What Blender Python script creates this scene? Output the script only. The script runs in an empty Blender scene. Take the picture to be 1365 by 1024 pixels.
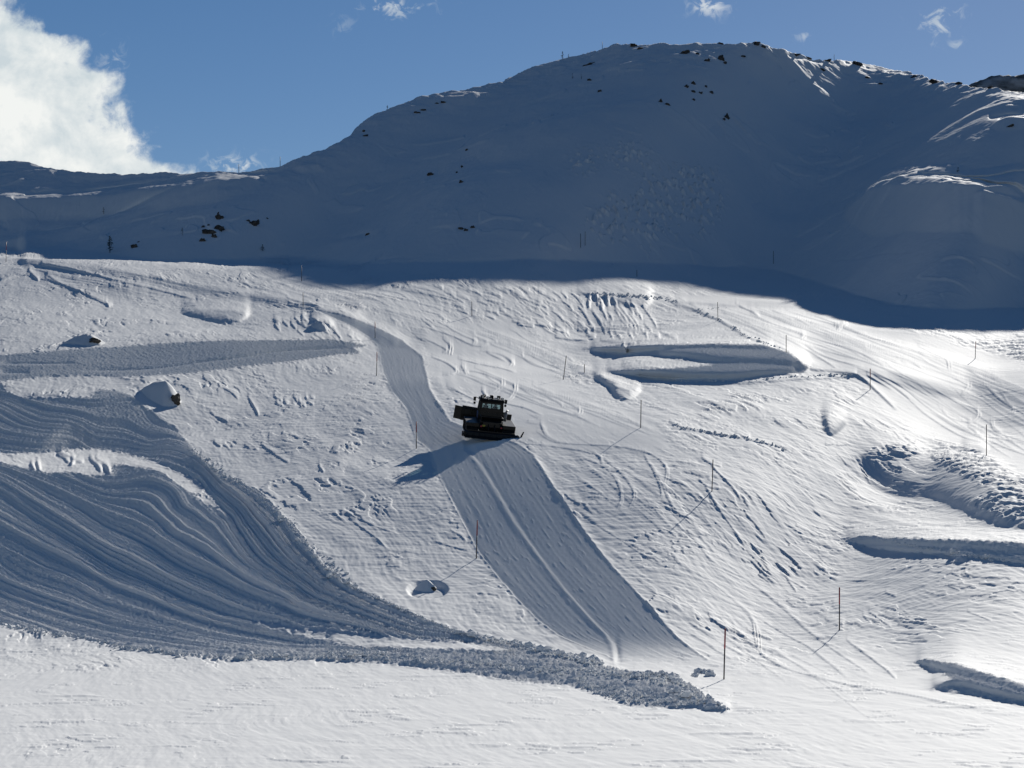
import bpy, bmesh, math, random
import numpy as np
from mathutils import Vector, Matrix

random.seed(7)
rng = np.random.default_rng(7)
F32 = np.float32
# ---------------------------------------------------------------- scene, camera
SC = bpy.context.scene
COL = SC.collection
FP, UC, VH = 3000.0, 682.5, 700.0          # focal length in photo pixels, centre column, horizon row
SUN_EL, SUN_AZ = math.radians(20.0), math.radians(17.0)   # sun ahead of the camera, to the right
cam_d = bpy.data.cameras.new('camera'); cam = bpy.data.objects.new('camera', cam_d); COL.objects.link(cam)
cam_d.sensor_width = 36; cam_d.lens = 36*FP/1365; cam_d.shift_y = (VH-512)/1365
cam_d.clip_start = .5; cam_d.clip_end = 60000
cam.rotation_euler = (math.pi/2, 0, 0)
SC.camera = cam

# ---------------------------------------------------------------- numpy noise
_P = rng.permutation(4096).astype(np.int32)
_G = rng.uniform(0, 2*math.pi, 4096).astype(F32)
_GX, _GY = np.cos(_G), np.sin(_G)
def noise(x, y, seed=0):
    xi = np.floor(x); yi = np.floor(y)
    fx = (x-xi).astype(F32); fy = (y-yi).astype(F32)
    xi = xi.astype(np.int32)+seed*57; yi = yi.astype(np.int32)+seed*131
    sx = fx*fx*fx*(fx*(fx*6-15)+10); sy = fy*fy*fy*(fy*(fy*6-15)+10)
    def g(ix, iy, dx, dy):
        k = _P[(_P[ix & 4095]+iy) & 4095]
        return _GX[k]*dx+_GY[k]*dy
    a = g(xi, yi, fx, fy); b = g(xi+1, yi, fx-1, fy)
    c = g(xi, yi+1, fx, fy-1); d = g(xi+1, yi+1, fx-1, fy-1)
    return ((a+(b-a)*sx)*(1-sy)+(c+(d-c)*sx)*sy)*1.4
def fbm(x, y, octv=4, seed=0, gain=.5):
    r = 0; a = 1.0; f = 1.0
    for i in range(octv):
        r = r+a*noise(x*f, y*f, seed+i*7); a *= gain; f *= 2.03
    return r
def sstep(a, b, x):
    t = np.clip((x-a)/(b-a), 0, 1); return t*t*(3-2*t)

# ---------------------------------------------------------------- plan canvas (one cell per photo pixel, traced outlines)
U0, V0, CW, CH = -60, 0, 1486, 1081
CU, CV = np.meshgrid(np.arange(CW)+U0, np.arange(CH)+V0)
CU = CU.astype(F32); CV = CV.astype(F32)
def new(): return np.zeros((CH, CW), F32)
def spline(pts, n=12):
    p = np.array(pts, float)
    if len(p) < 3:
        t = np.linspace(0, 1, n)[:, None]; return p[0]*(1-t)+p[-1]*t
    q = np.vstack([2*p[0]-p[1], p, 2*p[-1]-p[-2]]); out = []
    for i in range(1, len(q)-2):
        t = np.linspace(0, 1, n, endpoint=False)[:, None]
        a, b, c, d = q[i-1], q[i], q[i+1], q[i+2]
        out.append(.5*((2*b)+(-a+c)*t+(2*a-5*b+4*c-d)*t*t+(-a+3*b-3*c+d)*t**3))
    out.append(q[-2][None, :]); return np.vstack(out)
def poly(cv, pts, val=1.0, smooth=True):
    p = spline(list(pts)+[pts[0]], 6) if smooth else np.array(pts, float)
    x0, x1 = max(int(p[:, 0].min())-1, U0), min(int(p[:, 0].max())+2, U0+CW)
    y0, y1 = max(int(p[:, 1].min())-1, V0), min(int(p[:, 1].max())+2, V0+CH)
    if x1 <= x0 or y1 <= y0: return
    X, Y = CU[y0-V0:y1-V0, x0-U0:x1-U0], CV[y0-V0:y1-V0, x0-U0:x1-U0]
    ins = np.zeros(X.shape, bool)
    for i in range(len(p)):
        a, b = p[i], p[(i+1) % len(p)]
        if abs(a[1]-b[1]) < 1e-9: continue
        c = ((a[1] > Y) != (b[1] > Y)) & (X < (b[0]-a[0])*(Y-a[1])/(b[1]-a[1])+a[0])
        ins ^= c
    s = cv[y0-V0:y1-V0, x0-U0:x1-U0]; s[ins] = val
def stroke(cv, pts, w, val, asp=1.0, taper=True, mode='add', smooth=True, n=10):
    """soft line: w half width in cells, rows counted asp times"""
    p = spline(pts, n) if smooth else np.array(pts, float)
    m = 3*w+2
    N = len(p)
    for i in range(N-1):
        a, b = p[i], p[i+1]
        x0, x1 = int(max(min(a[0], b[0])-m, U0)), int(min(max(a[0], b[0])+m+1, U0+CW))
        y0, y1 = int(max(min(a[1], b[1])-m, V0)), int(min(max(a[1], b[1])+m+1, V0+CH))
        if x1 <= x0 or y1 <= y0: continue
        X, Y = CU[y0-V0:y1-V0, x0-U0:x1-U0], CV[y0-V0:y1-V0, x0-U0:x1-U0]
        d = b-a; L = d[0]**2+(d[1]*asp)**2+1e-9
        t = np.clip(((X-a[0])*d[0]+(Y-a[1])*asp*asp*d[1])/L, 0, 1)
        r = np.sqrt((X-a[0]-t*d[0])**2+((Y-a[1]-t*d[1])*asp)**2)
        k = val
        if taper:
            s = (i+t)/(N-1); k = val*np.clip(np.minimum(s, 1-s)*5, 0, 1)**.5
        g = k*np.exp(-(r/w)**2)
        s_ = cv[y0-V0:y1-V0, x0-U0:x1-U0]
        if val >= 0: np.maximum(s_, g, out=s_)
        else: np.minimum(s_, g, out=s_)
def blur(a, ru, rv=None):
    rv = ru if rv is None else rv
    def k1(a, r, ax):
        if r < .4: return a
        n = int(math.ceil(3*r)); k = np.exp(-.5*(np.arange(-n, n+1)/r)**2); k /= k.sum()
        pad = [(0, 0), (0, 0)]; pad[ax] = (n, n)
        b = np.pad(a, pad, mode='edge'); L = a.shape[ax]; o = np.zeros_like(a)
        for i, w in enumerate(k):
            o += F32(w)*(b[i:i+L, :] if ax == 0 else b[:, i:i+L])
        return o
    return k1(k1(a, rv, 0), ru, 1)
def samp(cv, u, v):
    x = np.clip(u-U0, 0, CW-1.001); y = np.clip(v-V0, 0, CH-1.001)
    xi = x.astype(np.int32); yi = y.astype(np.int32); fx = (x-xi).astype(F32); fy = (y-yi).astype(F32)
    return (cv[yi, xi]*(1-fx)+cv[yi, xi+1]*fx)*(1-fy)+(cv[yi+1, xi]*(1-fx)+cv[yi+1, xi+1]*fx)*fy
def tps(P, vals, X, Y):
    P = np.array(P, float)/100; n = len(P)
    def U(r2): return .5*r2*np.log(r2+1e-12)
    r2 = ((P[:, None]-P[None])**2).sum(-1)
    A = np.zeros((n+3, n+3)); A[:n, :n] = U(r2)+np.eye(n)*.01
    A[:n, n] = A[n, :n] = 1; A[:n, n+1:] = P; A[n+1:, :n] = P.T
    w = np.linalg.solve(A, np.r_[np.array(vals, float), 0, 0, 0])
    x = X/100; y = Y/100
    o = (w[n]+w[n+1]*x+w[n+2]*y).astype(F32)
    for i in range(n):
        o += F32(w[i])*U((x-F32(P[i, 0]))**2+(y-F32(P[i, 1]))**2).astype(F32)
    return o
def curve(pts, u): # column -> row on an outline
    p = np.array(pts, float); return np.interp(u, p[:, 0], p[:, 1])
# ---------------------------------------------------------------- macro slope of the hillside
TC = [-60, 120, 300, 480, 650, 800, 950, 1100, 1250, 1425]
TR = [1081, 930, 890, 840, 760, 680, 600, 540, 490, 440, 400, 370, 330]
TS = [  # one row of slopes (rise per metre) per TR entry
 [.00]*10,
 [.01, .01, .01, .01, .01, .01, .015, .02, .03, .03],
 [.02, .02, .03, .04, .04, .04, .04, .05, .06, .06],
 [.05, .10, .12, .14, .18, .20, .12, .12, .13, .13],
 [.17, .18, .18, .18, .21, .22, .17, .17, .17, .17],
 [.17, .17, .17, .19, .22, .22, .19, .18, .17, .17],
 [.17, .17, .17, .19, .21, .19, .17, .17, .17, .17],
 [.17, .17, .17, .19, .19, .17, .15, .16, .17, .19],
 [.18, .18, .18, .17, .11, .13, .17, .17, .18, .20],
 [.19, .19, .19, .18, .19, .18, .18, .17, .18, .18],
 [.20, .20, .20, .20, .20, .19, .19, .18, .18, .18],
 [.19, .19, .20, .20, .21, .20, .20, .20, .20, .20],
 [.19, .19, .20, .20, .21, .21, .21, .21, .21, .21]]
TS = np.array(TS, F32)
def table():
    A = np.stack([np.interp(np.arange(U0, U0+CW), TC, r) for r in TS]).astype(F32)
    rv = np.array(TR[::-1], float); A = A[::-1]; v = np.arange(V0, V0+CH)
    i = np.clip(np.searchsorted(rv, v)-1, 0, len(rv)-2); t = np.clip((v-rv[i])/(rv[i+1]-rv[i]), 0, 1).astype(F32)[:, None]
    return blur(A[i]*(1-t)+A[i+1]*t, 45, 10)
SM = table()
CREST = [(-400, 250), (-200, 236), (-60, 222), (0, 214), (25, 214), (45, 218), (75, 224), (110, 227), (150, 233), (200, 236), (250, 239), (300, 236), (330, 231), (375, 222), (400, 213), (430, 201), (455, 189), (466, 180), (478, 166), (488, 159), (500, 153), (530, 143), (560, 133), (600, 124), (640, 115), (665, 110), (690, 96), (720, 86), (750, 77), (790, 68), (820, 60), (845, 57), (880, 59), (905, 62), (930, 57), (955, 57), (975, 59), (1008, 55), (1030, 64), (1060, 73), (1095, 80), (1130, 82), (1165, 87), (1200, 96), (1230, 104), (1260, 111), (1300, 116), (1365, 120), (1450, 128), (1700, 150), (2200, 190)]
BASE = [(-60, 344), (0, 342), (80, 343), (160, 348), (220, 354), (300, 356), (360, 354), (430, 354), (500, 352), (600, 350), (700, 346), (800, 348), (880, 352), (950, 354), (1030, 358), (1080, 372), (1150, 396), (1240, 414), (1365, 410), (1425, 411)]
_bx = np.arange(-400, 1801); _by = np.convolve(np.pad(curve(BASE, _bx), 70, mode='edge'), np.hanning(141)/np.hanning(141).sum(), 'valid')
BASE = list(zip(_bx, _by))
def ss(w): return sstep(-w, w, curve(BASE, CU)-CV).astype(F32)   # 1 above the foot of the mountain
FACE = (.404+.06*sstep(100, 320, CV)-.03*sstep(1000, 1120, CU)*sstep(245, 215, CV)-.025*sstep(400, 300, CU)*sstep(290, 262, CV)+.02*noise(CU/160, CV/60, 3)).astype(F32)
SM = SM*(1-ss(2.5))+FACE*ss(2.5)

# ---- left bank of freshly tilled snow
TILL_C = [(-60, 500), (0, 509), (6, 522), (28, 531), (60, 534), (122, 531), (126, 522), (150, 520), (178, 528), (188, 538), (212, 552), (235, 572), (258, 600), (282, 622), (310, 640), (345, 655), (370, 682), (398, 708), (418, 738), (440, 762), (470, 782), (520, 804), (560, 823), (606, 841), (650, 852), (700, 862), (745, 873), (790, 886), (840, 896), (885, 902), (920, 914), (970, 949), (930, 944), (880, 944), (840, 940), (800, 926), (760, 914), (690, 908), (600, 895), (520, 884), (440, 879), (330, 880), (240, 874), (170, 864), (110, 851), (50, 843), (0, 832), (-60, 818)]
ISLE = [(-60, 600), (0, 604), (60, 602), (95, 599), (150, 602), (205, 614), (250, 632), (280, 655), (301, 690), (285, 678), (262, 664), (240, 646), (215, 628), (180, 622), (150, 620), (152, 632), (120, 634), (96, 628), (60, 630), (30, 622), (0, 616), (-60, 612)]
ISLE2 = [(322, 824), (360, 829), (400, 833), (470, 843), (560, 852), (640, 861), (682, 869), (640, 869), (560, 865), (480, 861), (440, 857), (400, 848), (360, 838)]
MC = new(); poly(MC, TILL_C, smooth=False); poly(MC, ISLE, 0.0, smooth=False); poly(MC, ISLE2, 0.0, smooth=False)
CL = new(); poly(CL, [(-60, 500), (0, 509), (28, 531), (122, 531), (178, 528), (258, 600), (345, 655), (398, 708), (440, 762), (520, 804), (606, 841), (650, 855), (500, 862), (330, 850), (240, 856), (110, 842), (0, 824), (-60, 815)], smooth=False)
SM += blur(CL, 8, 5)*.132
_i = new(); poly(_i, ISLE, smooth=False); SM -= blur(_i, 9, 2)*.21
# ---- tilled track on the left, tilled bays on the right
TILL_B = [(-60, 478), (0, 474), (60, 469), (120, 464), (200, 459), (300, 455), (400, 453), (440, 454), (490, 461), (482, 465), (470, 464), (480, 472), (450, 474), (400, 482), (340, 488), (260, 497), (190, 503), (130, 501), (60, 503), (0, 509), (-60, 512)]
MB = new(); poly(MB, TILL_B, smooth=False)
TILL_R = [(775, 467), (820, 462), (860, 460), (930, 461), (1020, 461), (1050, 470), (1078, 490), (1070, 497), (1030, 501), (985, 507), (930, 507), (870, 504), (810, 495), (850, 493), (900, 490), (950, 487), (915, 480), (870, 474), (820, 471)]
MR = new(); poly(MR, TILL_R, smooth=False)
TILL_S = [(1125, 722), (1145, 717), (1210, 718), (1290, 721), (1425, 728), (1425, 762), (1365, 755), (1300, 744), (1220, 736), (1160, 731)]
MS = new(); poly(MS, TILL_S, smooth=False)
TILL_T = [(1218, 884), (1235, 880), (1270, 884), (1310, 897), (1365, 913), (1425, 930), (1425, 950), (1365, 940), (1300, 927), (1240, 918), (1270, 906), (1250, 893)]
MT = new(); poly(MT, TILL_T, smooth=False)
# ---- groomed piste
GL = [(340, 34), (347, 60), (354, 110), (364, 160), (378, 225), (392, 300), (404, 372), (412, 415), (425, 445), (436, 470), (449, 490), (460, 503), (495, 510), (520, 521), (548, 542), (587, 556), (598, 572), (640, 588), (664, 600), (700, 619), (734, 637), (770, 664), (805, 693), (830, 717), (850, 745), (862, 775), (874, 806), (884, 826), (890, 850)]
GR = [(346, 34), (352, 80), (360, 141), (371, 200), (383, 262), (396, 330), (409, 400), (418, 450), (428, 482), (440, 510), (452, 535), (464, 549), (475, 562), (517, 572), (540, 583), (562, 600), (590, 690), (596, 698), (605, 710), (626, 723), (654, 739), (679, 758), (706, 777), (740, 803), (769, 827), (800, 855), (826, 879), (850, 902), (866, 924), (880, 943), (890, 950)]
GRL = np.array(GL, float); GRR = np.array(GR, float)
gl = np.interp(CV[:, 0], GRL[:, 0], GRL[:, 1]).astype(F32)[:, None]; gr = np.interp(CV[:, 0], GRR[:, 0], GRR[:, 1]).astype(F32)[:, None]
WG = (CU-gl)/np.maximum(gr-gl, 1)                                   # 0..1 across the piste
MG = (sstep(-.6, .6, CU-gl)*sstep(-.6, .6, gr-CU)*(CV > 342)*(1-sstep(845, 892, CV))).astype(F32)
MG = blur(MG, .7, .7)
SEAM = [(600, 622), (620, 640), (664, 665), (695, 684), (727, 707), (760, 730), (794, 756), (825, 783), (847, 806), (865, 819), (885, 824)]
SE = np.array(SEAM, float); seam = np.interp(CV[:, 0], SE[:, 0], SE[:, 1]).astype(F32)[:, None]

SM += blur(MG*(sstep(595, 620, CV)*.055+sstep(600, 590, CV)*sstep(500, 520, CV)*.03).astype(F32), 1.5, 1.5)+blur(MB, 2, 2)*.035
# broad rolls of the sunny slope
for p, v, sft in [([(740, 600), (800, 590), (880, 610), (900, 680), (860, 730), (790, 700), (750, 650)], .035, 16), ([(900, 640), (960, 640), (1010, 720), (960, 740), (920, 690)], .03, 16), ([(300, 550), (420, 530), (540, 600), (590, 690), (540, 750), (440, 720), (380, 650)], .035, 18),
                  ([(600, 470), (700, 480), (800, 540), (830, 590), (700, 570), (620, 530)], -.02, 18), ([(450, 790), (560, 770), (660, 790), (740, 850), (640, 845), (540, 815)], -.04, 10), ([(60, 390), (200, 400), (330, 440), (200, 455), (60, 450)], -.035, 10),
                  ([(400, 560), (480, 590), (560, 625), (560, 645), (470, 620)], -.05, 8), ([(20, 352), (120, 362), (190, 385), (120, 400), (40, 375)], .045, 8), ([(900, 790), (1000, 800), (1090, 870), (1000, 890), (930, 850)], -.02, 12), ([(1180, 740), (1300, 760), (1365, 790), (1365, 880), (1200, 870), (1150, 800)], .03, 16), ([(1110, 615), (1180, 660), (1260, 690), (1365, 720), (1250, 715), (1150, 670)], -.05, 7), ([(780, 470), (860, 485), (800, 500), (740, 480)], .02, 14), ([(1190, 502), (1290, 512), (1365, 525), (1425, 560), (1340, 570), (1240, 540)], .05, 7), ([(900, 400), (1080, 410), (1200, 450), (1100, 455), (980, 425)], -.025, 12)]:
    _i = new(); poly(_i, p); SM += blur(_i, sft, sft*.6)*F32(v)
# ---------------------------------------------------------------- painted relief (slope changes relaxing back uphill)
DS = new(); DB = new(); DM = new()      # thin / broad features; + steeper towards the camera, - flatter
def dk(pts, w=1.2, v=.25, **k): t = new(); stroke(t, pts, w, v, **k); return t
class Acc:
    def __init__(s): s.p = new(); s.n = new()
    def __call__(s, pts, w=1.2, v=.3, **k):
        stroke(s.p if v > 0 else s.n, pts, w, v, **k)
A1 = Acc()
# big wind scoops and hollows: outlines, filled steep
def hollow(pts, val, soft=1.2, smooth=True, big=False):
    global DB, DM; t = new(); poly(t, pts, 1.0, smooth)
    if big: DB = DB+blur(t, soft, soft*.7)*F32(val)
    else: DM = DM+blur(t, soft, soft*.7)*F32(val)
hollow([(1138, 612), (1160, 603), (1185, 597), (1225, 600), (1225, 610), (1250, 618), (1290, 632), (1320, 650), (1335, 668), (1365, 688), (1440, 715), (1440, 722), (1365, 704), (1330, 700), (1296, 686), (1262, 672), (1240, 662), (1216, 667), (1190, 655), (1165, 634)], .42, big=True)
hollow([(1225, 606), (1260, 612), (1300, 625), (1340, 645), (1380, 670), (1380, 690), (1340, 668), (1300, 650), (1250, 625)], .16, 4, big=True)
hollow([(1285, 597), (1300, 594), (1315, 598), (1310, 603), (1290, 602)], .35)
hollow([(1098, 559), (1108, 555), (1120, 560), (1126, 566), (1114, 578), (1104, 578)], .45)
hollow([(793, 503), (800, 500), (815, 508), (835, 518), (852, 519), (842, 530), (830, 533), (820, 528), (815, 517)], .45)
hollow([(244, 417), (262, 413), (300, 413), (330, 418), (322, 428), (300, 429), (270, 424)], .4)
hollow([(768, 390), (800, 391), (850, 394), (868, 399), (862, 409), (845, 409), (815, 403), (790, 397)], .42)
hollow([(413, 436), (420, 428), (429, 425), (437, 430), (441, 438)], .35)
hollow([(1270, 746), (1280, 739), (1290, 741), (1296, 747)], .3)
hollow([(1118, 497), (1160, 494), (1200, 499), (1240, 510), (1290, 530), (1245, 527), (1200, 515)], .14, 4, big=True)
hollow([(1290, 500), (1365, 504), (1425, 510), (1425, 560), (1365, 548), (1320, 530), (1300, 512)], .07, 5)
for p in [[(683, 428), (700, 431), (715, 433), (735, 437)], [(690, 433), (712, 436)], [(740, 440), (757, 443)], [(740, 450), (762, 453), (785, 455)], [(782, 447), (792, 450), (785, 454)], [(805, 441), (822, 442), (835, 445)], [(803, 437), (830, 438), (856, 443)], [(800, 455), (830, 457), (860, 455), (880, 456)], [(850, 458), (900, 454), (960, 455), (1000, 454)], [(840, 442), (870, 446), (878, 452), (868, 457)], [(880, 443), (900, 451), (903, 456)], [(770, 440), (790, 438)]]:
    A1(p, 1.3, .4)
for p in [[(892, 565), (905, 569), (930, 573), (955, 578), (985, 582), (1010, 588), (1040, 594), (1055, 602)], [(980, 579), (1000, 582)], [(948, 619), (955, 628), (967, 640), (980, 655), (988, 668)], [(940, 648), (950, 665), (960, 680), (975, 700), (985, 715), (994, 730)], [(935, 610), (948, 618), (962, 622)], [(932, 640), (945, 650), (960, 652)], [(930, 660), (945, 670)], [(895, 566), (915, 572), (940, 576)]]:
    A1(p, .9, .32)
for p in [[(1100, 592), (1112, 591)], [(1115, 593), (1130, 592)], [(1130, 648), (1142, 654)], [(1093, 657), (1112, 668)], [(1084, 680), (1095, 688)], [(1050, 701), (1072, 714)], [(1180, 790), (1195, 795)], [(1289, 815), (1322, 829)], [(1268, 765), (1280, 770)], [(1285, 765), (1295, 772)], [(1264, 782), (1280, 788)], [(1040, 765), (1052, 772), (1075, 786)], [(1048, 770), (1062, 790)], [(1158, 815), (1172, 825), (1188, 835)], [(1150, 820), (1162, 832)], [(1128, 853), (1150, 870), (1175, 888), (1195, 905)], [(455, 680), (478, 692), (500, 702), (528, 711)], [(468, 694), (488, 708), (502, 718), (516, 732)], [(580, 722), (600, 728), (628, 735)], [(600, 708), (615, 716), (622, 722)], [(515, 755), (535, 756)], [(280, 551), (290, 557), (304, 562)], [(296, 519), (310, 526), (318, 534)], [(348, 593), (366, 606), (386, 618)], [(285, 589), (295, 597)], [(326, 597), (345, 600)], [(330, 528), (340, 545), (345, 555)], [(425, 620), (432, 632)]]:
    A1(p, .75, .28)
# scratchy patch
for i in range(22):
    x = rng.uniform(362, 415); y = rng.uniform(526, 540); L = rng.uniform(2, 9); A1([(x, y), (x+L*.8, y+L*rng.uniform(.2, .9))], .7, .25)
# island ripples
for p in [[(78, 606), (86, 610), (92, 616)], [(80, 604), (100, 611)], [(95, 620), (100, 614), (110, 616)], [(120, 612), (130, 620), (135, 628)], [(128, 612), (142, 622), (146, 630)], [(42, 617), (46, 626)], [(50, 615), (53, 627)]]:
    A1(p, 1.6, .5)
# ski tracks: shallow grooves
def track(pts, w=.6, v=.17): A1(pts, w, v, taper=True)
TR_ = [
 [(560, 413), (582, 418), (592, 427), (585, 433)], [(560, 435), (575, 440), (600, 448), (635, 462), (660, 457), (690, 465)], [(590, 432), (612, 446), (632, 455), (628, 462)],
 [(560, 450), (580, 458), (595, 466), (590, 470)], [(640, 468), (665, 472), (682, 482), (680, 487)], [(610, 477), (640, 485), (670, 492), (685, 497)], [(575, 475), (595, 483), (608, 495), (590, 500)],
 [(612, 492), (640, 497), (668, 510), (662, 520), (648, 525)], [(632, 490), (660, 502), (685, 515), (680, 530), (668, 536), (700, 545), (722, 555)], [(648, 470), (672, 480)],
 [(690, 512), (720, 524), (745, 538), (750, 545)], [(700, 518), (740, 530), (768, 545), (772, 552), (765, 556)], [(642, 520), (648, 530)], [(595, 515), (620, 527), (632, 533)],
 [(560, 425), (578, 440)], [(590, 452), (600, 462), (598, 472)], [(615, 487), (622, 500)],
 [(715, 575), (740, 588), (790, 592), (830, 595), (870, 605), (888, 625), (885, 650)], [(700, 590), (760, 597), (795, 605), (803, 620)], [(720, 565), (728, 580), (745, 588)],
 [(765, 605), (800, 620), (820, 640), (828, 665), (822, 680)], [(800, 607), (830, 635), (845, 660), (838, 680)], [(858, 604), (872, 630), (882, 660), (870, 672), (852, 684)],
 [(765, 678), (795, 700), (830, 722), (870, 750), (900, 762)], [(770, 640), (800, 660), (770, 655)], [(860, 610), (880, 640), (890, 665), (905, 690)],
 [(855, 725), (900, 752), (935, 771), (970, 795), (985, 808), (1000, 818), (1040, 840), (1075, 860), (1100, 880), (1130, 905)],
 [(930, 785), (960, 800), (990, 812), (1005, 830), (1010, 850), (1012, 868), (1030, 882), (1070, 898), (1120, 910), (1200, 924), (1290, 942), (1365, 952)],
 [(925, 706), (950, 735), (985, 765), (1030, 800), (1070, 835), (1110, 865), (1160, 900)], [(890, 690), (925, 720), (950, 750), (1000, 775)],
 [(840, 765), (870, 790), (920, 815), (960, 835), (990, 860)], [(890, 830), (930, 850), (975, 880)], [(900, 820), (950, 850), (1010, 885)], [(940, 810), (980, 840), (1015, 870)],
 [(1012, 868), (1040, 888), (1100, 905), (1180, 925)], [(985, 808), (1002, 828), (1006, 848), (1010, 870)],
 [(962, 415), (1000, 432), (1050, 452), (1090, 475), (1115, 492)], [(965, 420), (1005, 438), (1048, 460), (1080, 482)], [(900, 402), (930, 415), (960, 428)], [(905, 398), (945, 418)], [(890, 400), (905, 410)],
 [(1160, 494), (1200, 515), (1240, 545), (1290, 575), (1330, 592), (1380, 612)], [(1165, 500), (1200, 522), (1235, 552), (1280, 580), (1310, 590)], [(1155, 500), (1190, 520)],
 [(1000, 420), (1040, 435), (1070, 446), (1065, 452)], [(1080, 432), (1110, 445), (1150, 460), (1155, 470)], [(1115, 440), (1125, 432), (1112, 436)], [(1175, 470), (1210, 480), (1230, 492)], [(1235, 468), (1260, 480), (1265, 495)],
 [(1255, 495), (1285, 510), (1290, 515), (1280, 528)], [(1250, 540), (1265, 555), (1290, 562), (1303, 555), (1300, 545), (1280, 538)], [(1290, 568), (1300, 575), (1310, 585)], [(1320, 562), (1328, 575), (1365, 588)], [(1310, 510), (1330, 530), (1350, 545), (1345, 555)], [(1100, 455), (1140, 468), (1180, 490)], [(1065, 455), (1100, 475), (1150, 490)],
 [(1030, 415), (1060, 425), (1090, 440)], [(980, 405), (1000, 415), (1012, 424)], [(1350, 560), (1390, 578)], [(1240, 548), (1290, 575), (1365, 590)]]
for p in TR_:
    track(p)
    q = [(a+rng.uniform(2, 4), b+rng.uniform(.5, 1.5)) for a, b in p]; track(q, .5, .10)
def lines(n, starts, slope, L, amp, per, v, w=.5):
    for _ in range(n):
        (x0, y0), (x1, y1) = starts; f = rng.uniform(); x_, y_ = x0+(x1-x0)*f+rng.normal()*4, y0+(y1-y0)*f+rng.normal()*3
        ph = rng.uniform(0, 6.28); sl = slope*rng.uniform(.85, 1.15); LL = L*rng.uniform(.5, 1.1); k = rng.uniform(.6, 1.3); am = amp*rng.uniform(.1, 1.2)
        pts = [(x_+LL*t_+am*math.sin(ph+t_*LL/per*k), y_+LL*t_*sl+am*.25*math.sin(ph+t_*LL/per*k+.8)) for t_ in np.linspace(0, 1, 16)]
        A1(pts, w, v*rng.uniform(.5, 1.2), n=4)
lines(26, ((900, 402), (1080, 420)), .36, 300, 7, 22, .11); lines(16, ((1080, 440), (1250, 470)), .42, 220, 8, 20, .11); lines(14, ((1160, 500), (1330, 520)), .62, 180, 9, 18, .11)
lines(24, ((580, 425), (690, 450)), .42, 190, 9, 13, .12); lines(18, ((600, 490), (720, 520)), .36, 170, 10, 13, .12); lines(12, ((720, 600), (900, 640)), .85, 170, 9, 22, .10); lines(12, ((800, 740), (930, 790)), .62, 260, 5, 30, .10)
lines(10, ((300, 365), (420, 385)), .28, 200, 3, 30, .10); lines(8, ((20, 355), (120, 372)), .22, 160, 3, 30, .10)
# broken tracks and shovel-like scratches on the flat beyond the machine
for i in range(95):
    x = rng.uniform(575, 860); y0 = 376+(x-575)*.075+abs(rng.normal(0, 26)); L = rng.uniform(5, 20)
    if y0 > 442: continue
    sl = .42+1.1*sstep(690, 800, x)*rng.uniform(.7, 1.3)
    A1([(x, y0), (x+L*.55, y0+L*.55*sl*.8), (x+L, y0+L*sl)], .7, .22)
for i in range(9):
    x = rng.uniform(780, 818); y = rng.uniform(392, 405); A1([(x, y), (x+rng.uniform(-3, 4), y+rng.uniform(6, 14))], 1.1, .4)
# track lines on the left slope
for p in [[(0, 374), (25, 368), (42, 366)], [(38, 362), (52, 374)], [(62, 366), (90, 382), (130, 400), (150, 408)], [(55, 352), (110, 362), (160, 376), (215, 388), (260, 398)], [(60, 370), (100, 386), (140, 402)], [(140, 401), (146, 410)]]:
    A1(p, 1.2, .28)
for i in range(26):
    x = rng.uniform(300, 560); y = 362+rng.uniform(0, 1)*(22+(x-300)*.12)+(x-300)*.06
    A1([(x, y), (x+25, y+4+rng.uniform(0, 3)), (x+rng.uniform(40, 70), y+11+rng.uniform(0, 6))], .8, .13)
for i in range(30):                                   # loose scratches beside the bend of the piste
    x = rng.uniform(360, 480); y = 405+(x-360)*.3+rng.uniform(0, 28); A1([(x, y), (x+rng.uniform(5, 12), y+rng.uniform(4, 9))], .7, .2)
# berms along tilled edges
for p in [[(1080, 492), (1110, 495), (1140, 498), (1120, 502), (1060, 506), (985, 510), (900, 509)], [(1140, 498), (1155, 508), (1185, 535), (1195, 545)], [(985, 408), (905, 404), (930, 414), (960, 428), (1000, 450), (1040, 462), (1070, 482)]]:
    A1(p, 1.4, .3)
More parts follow.
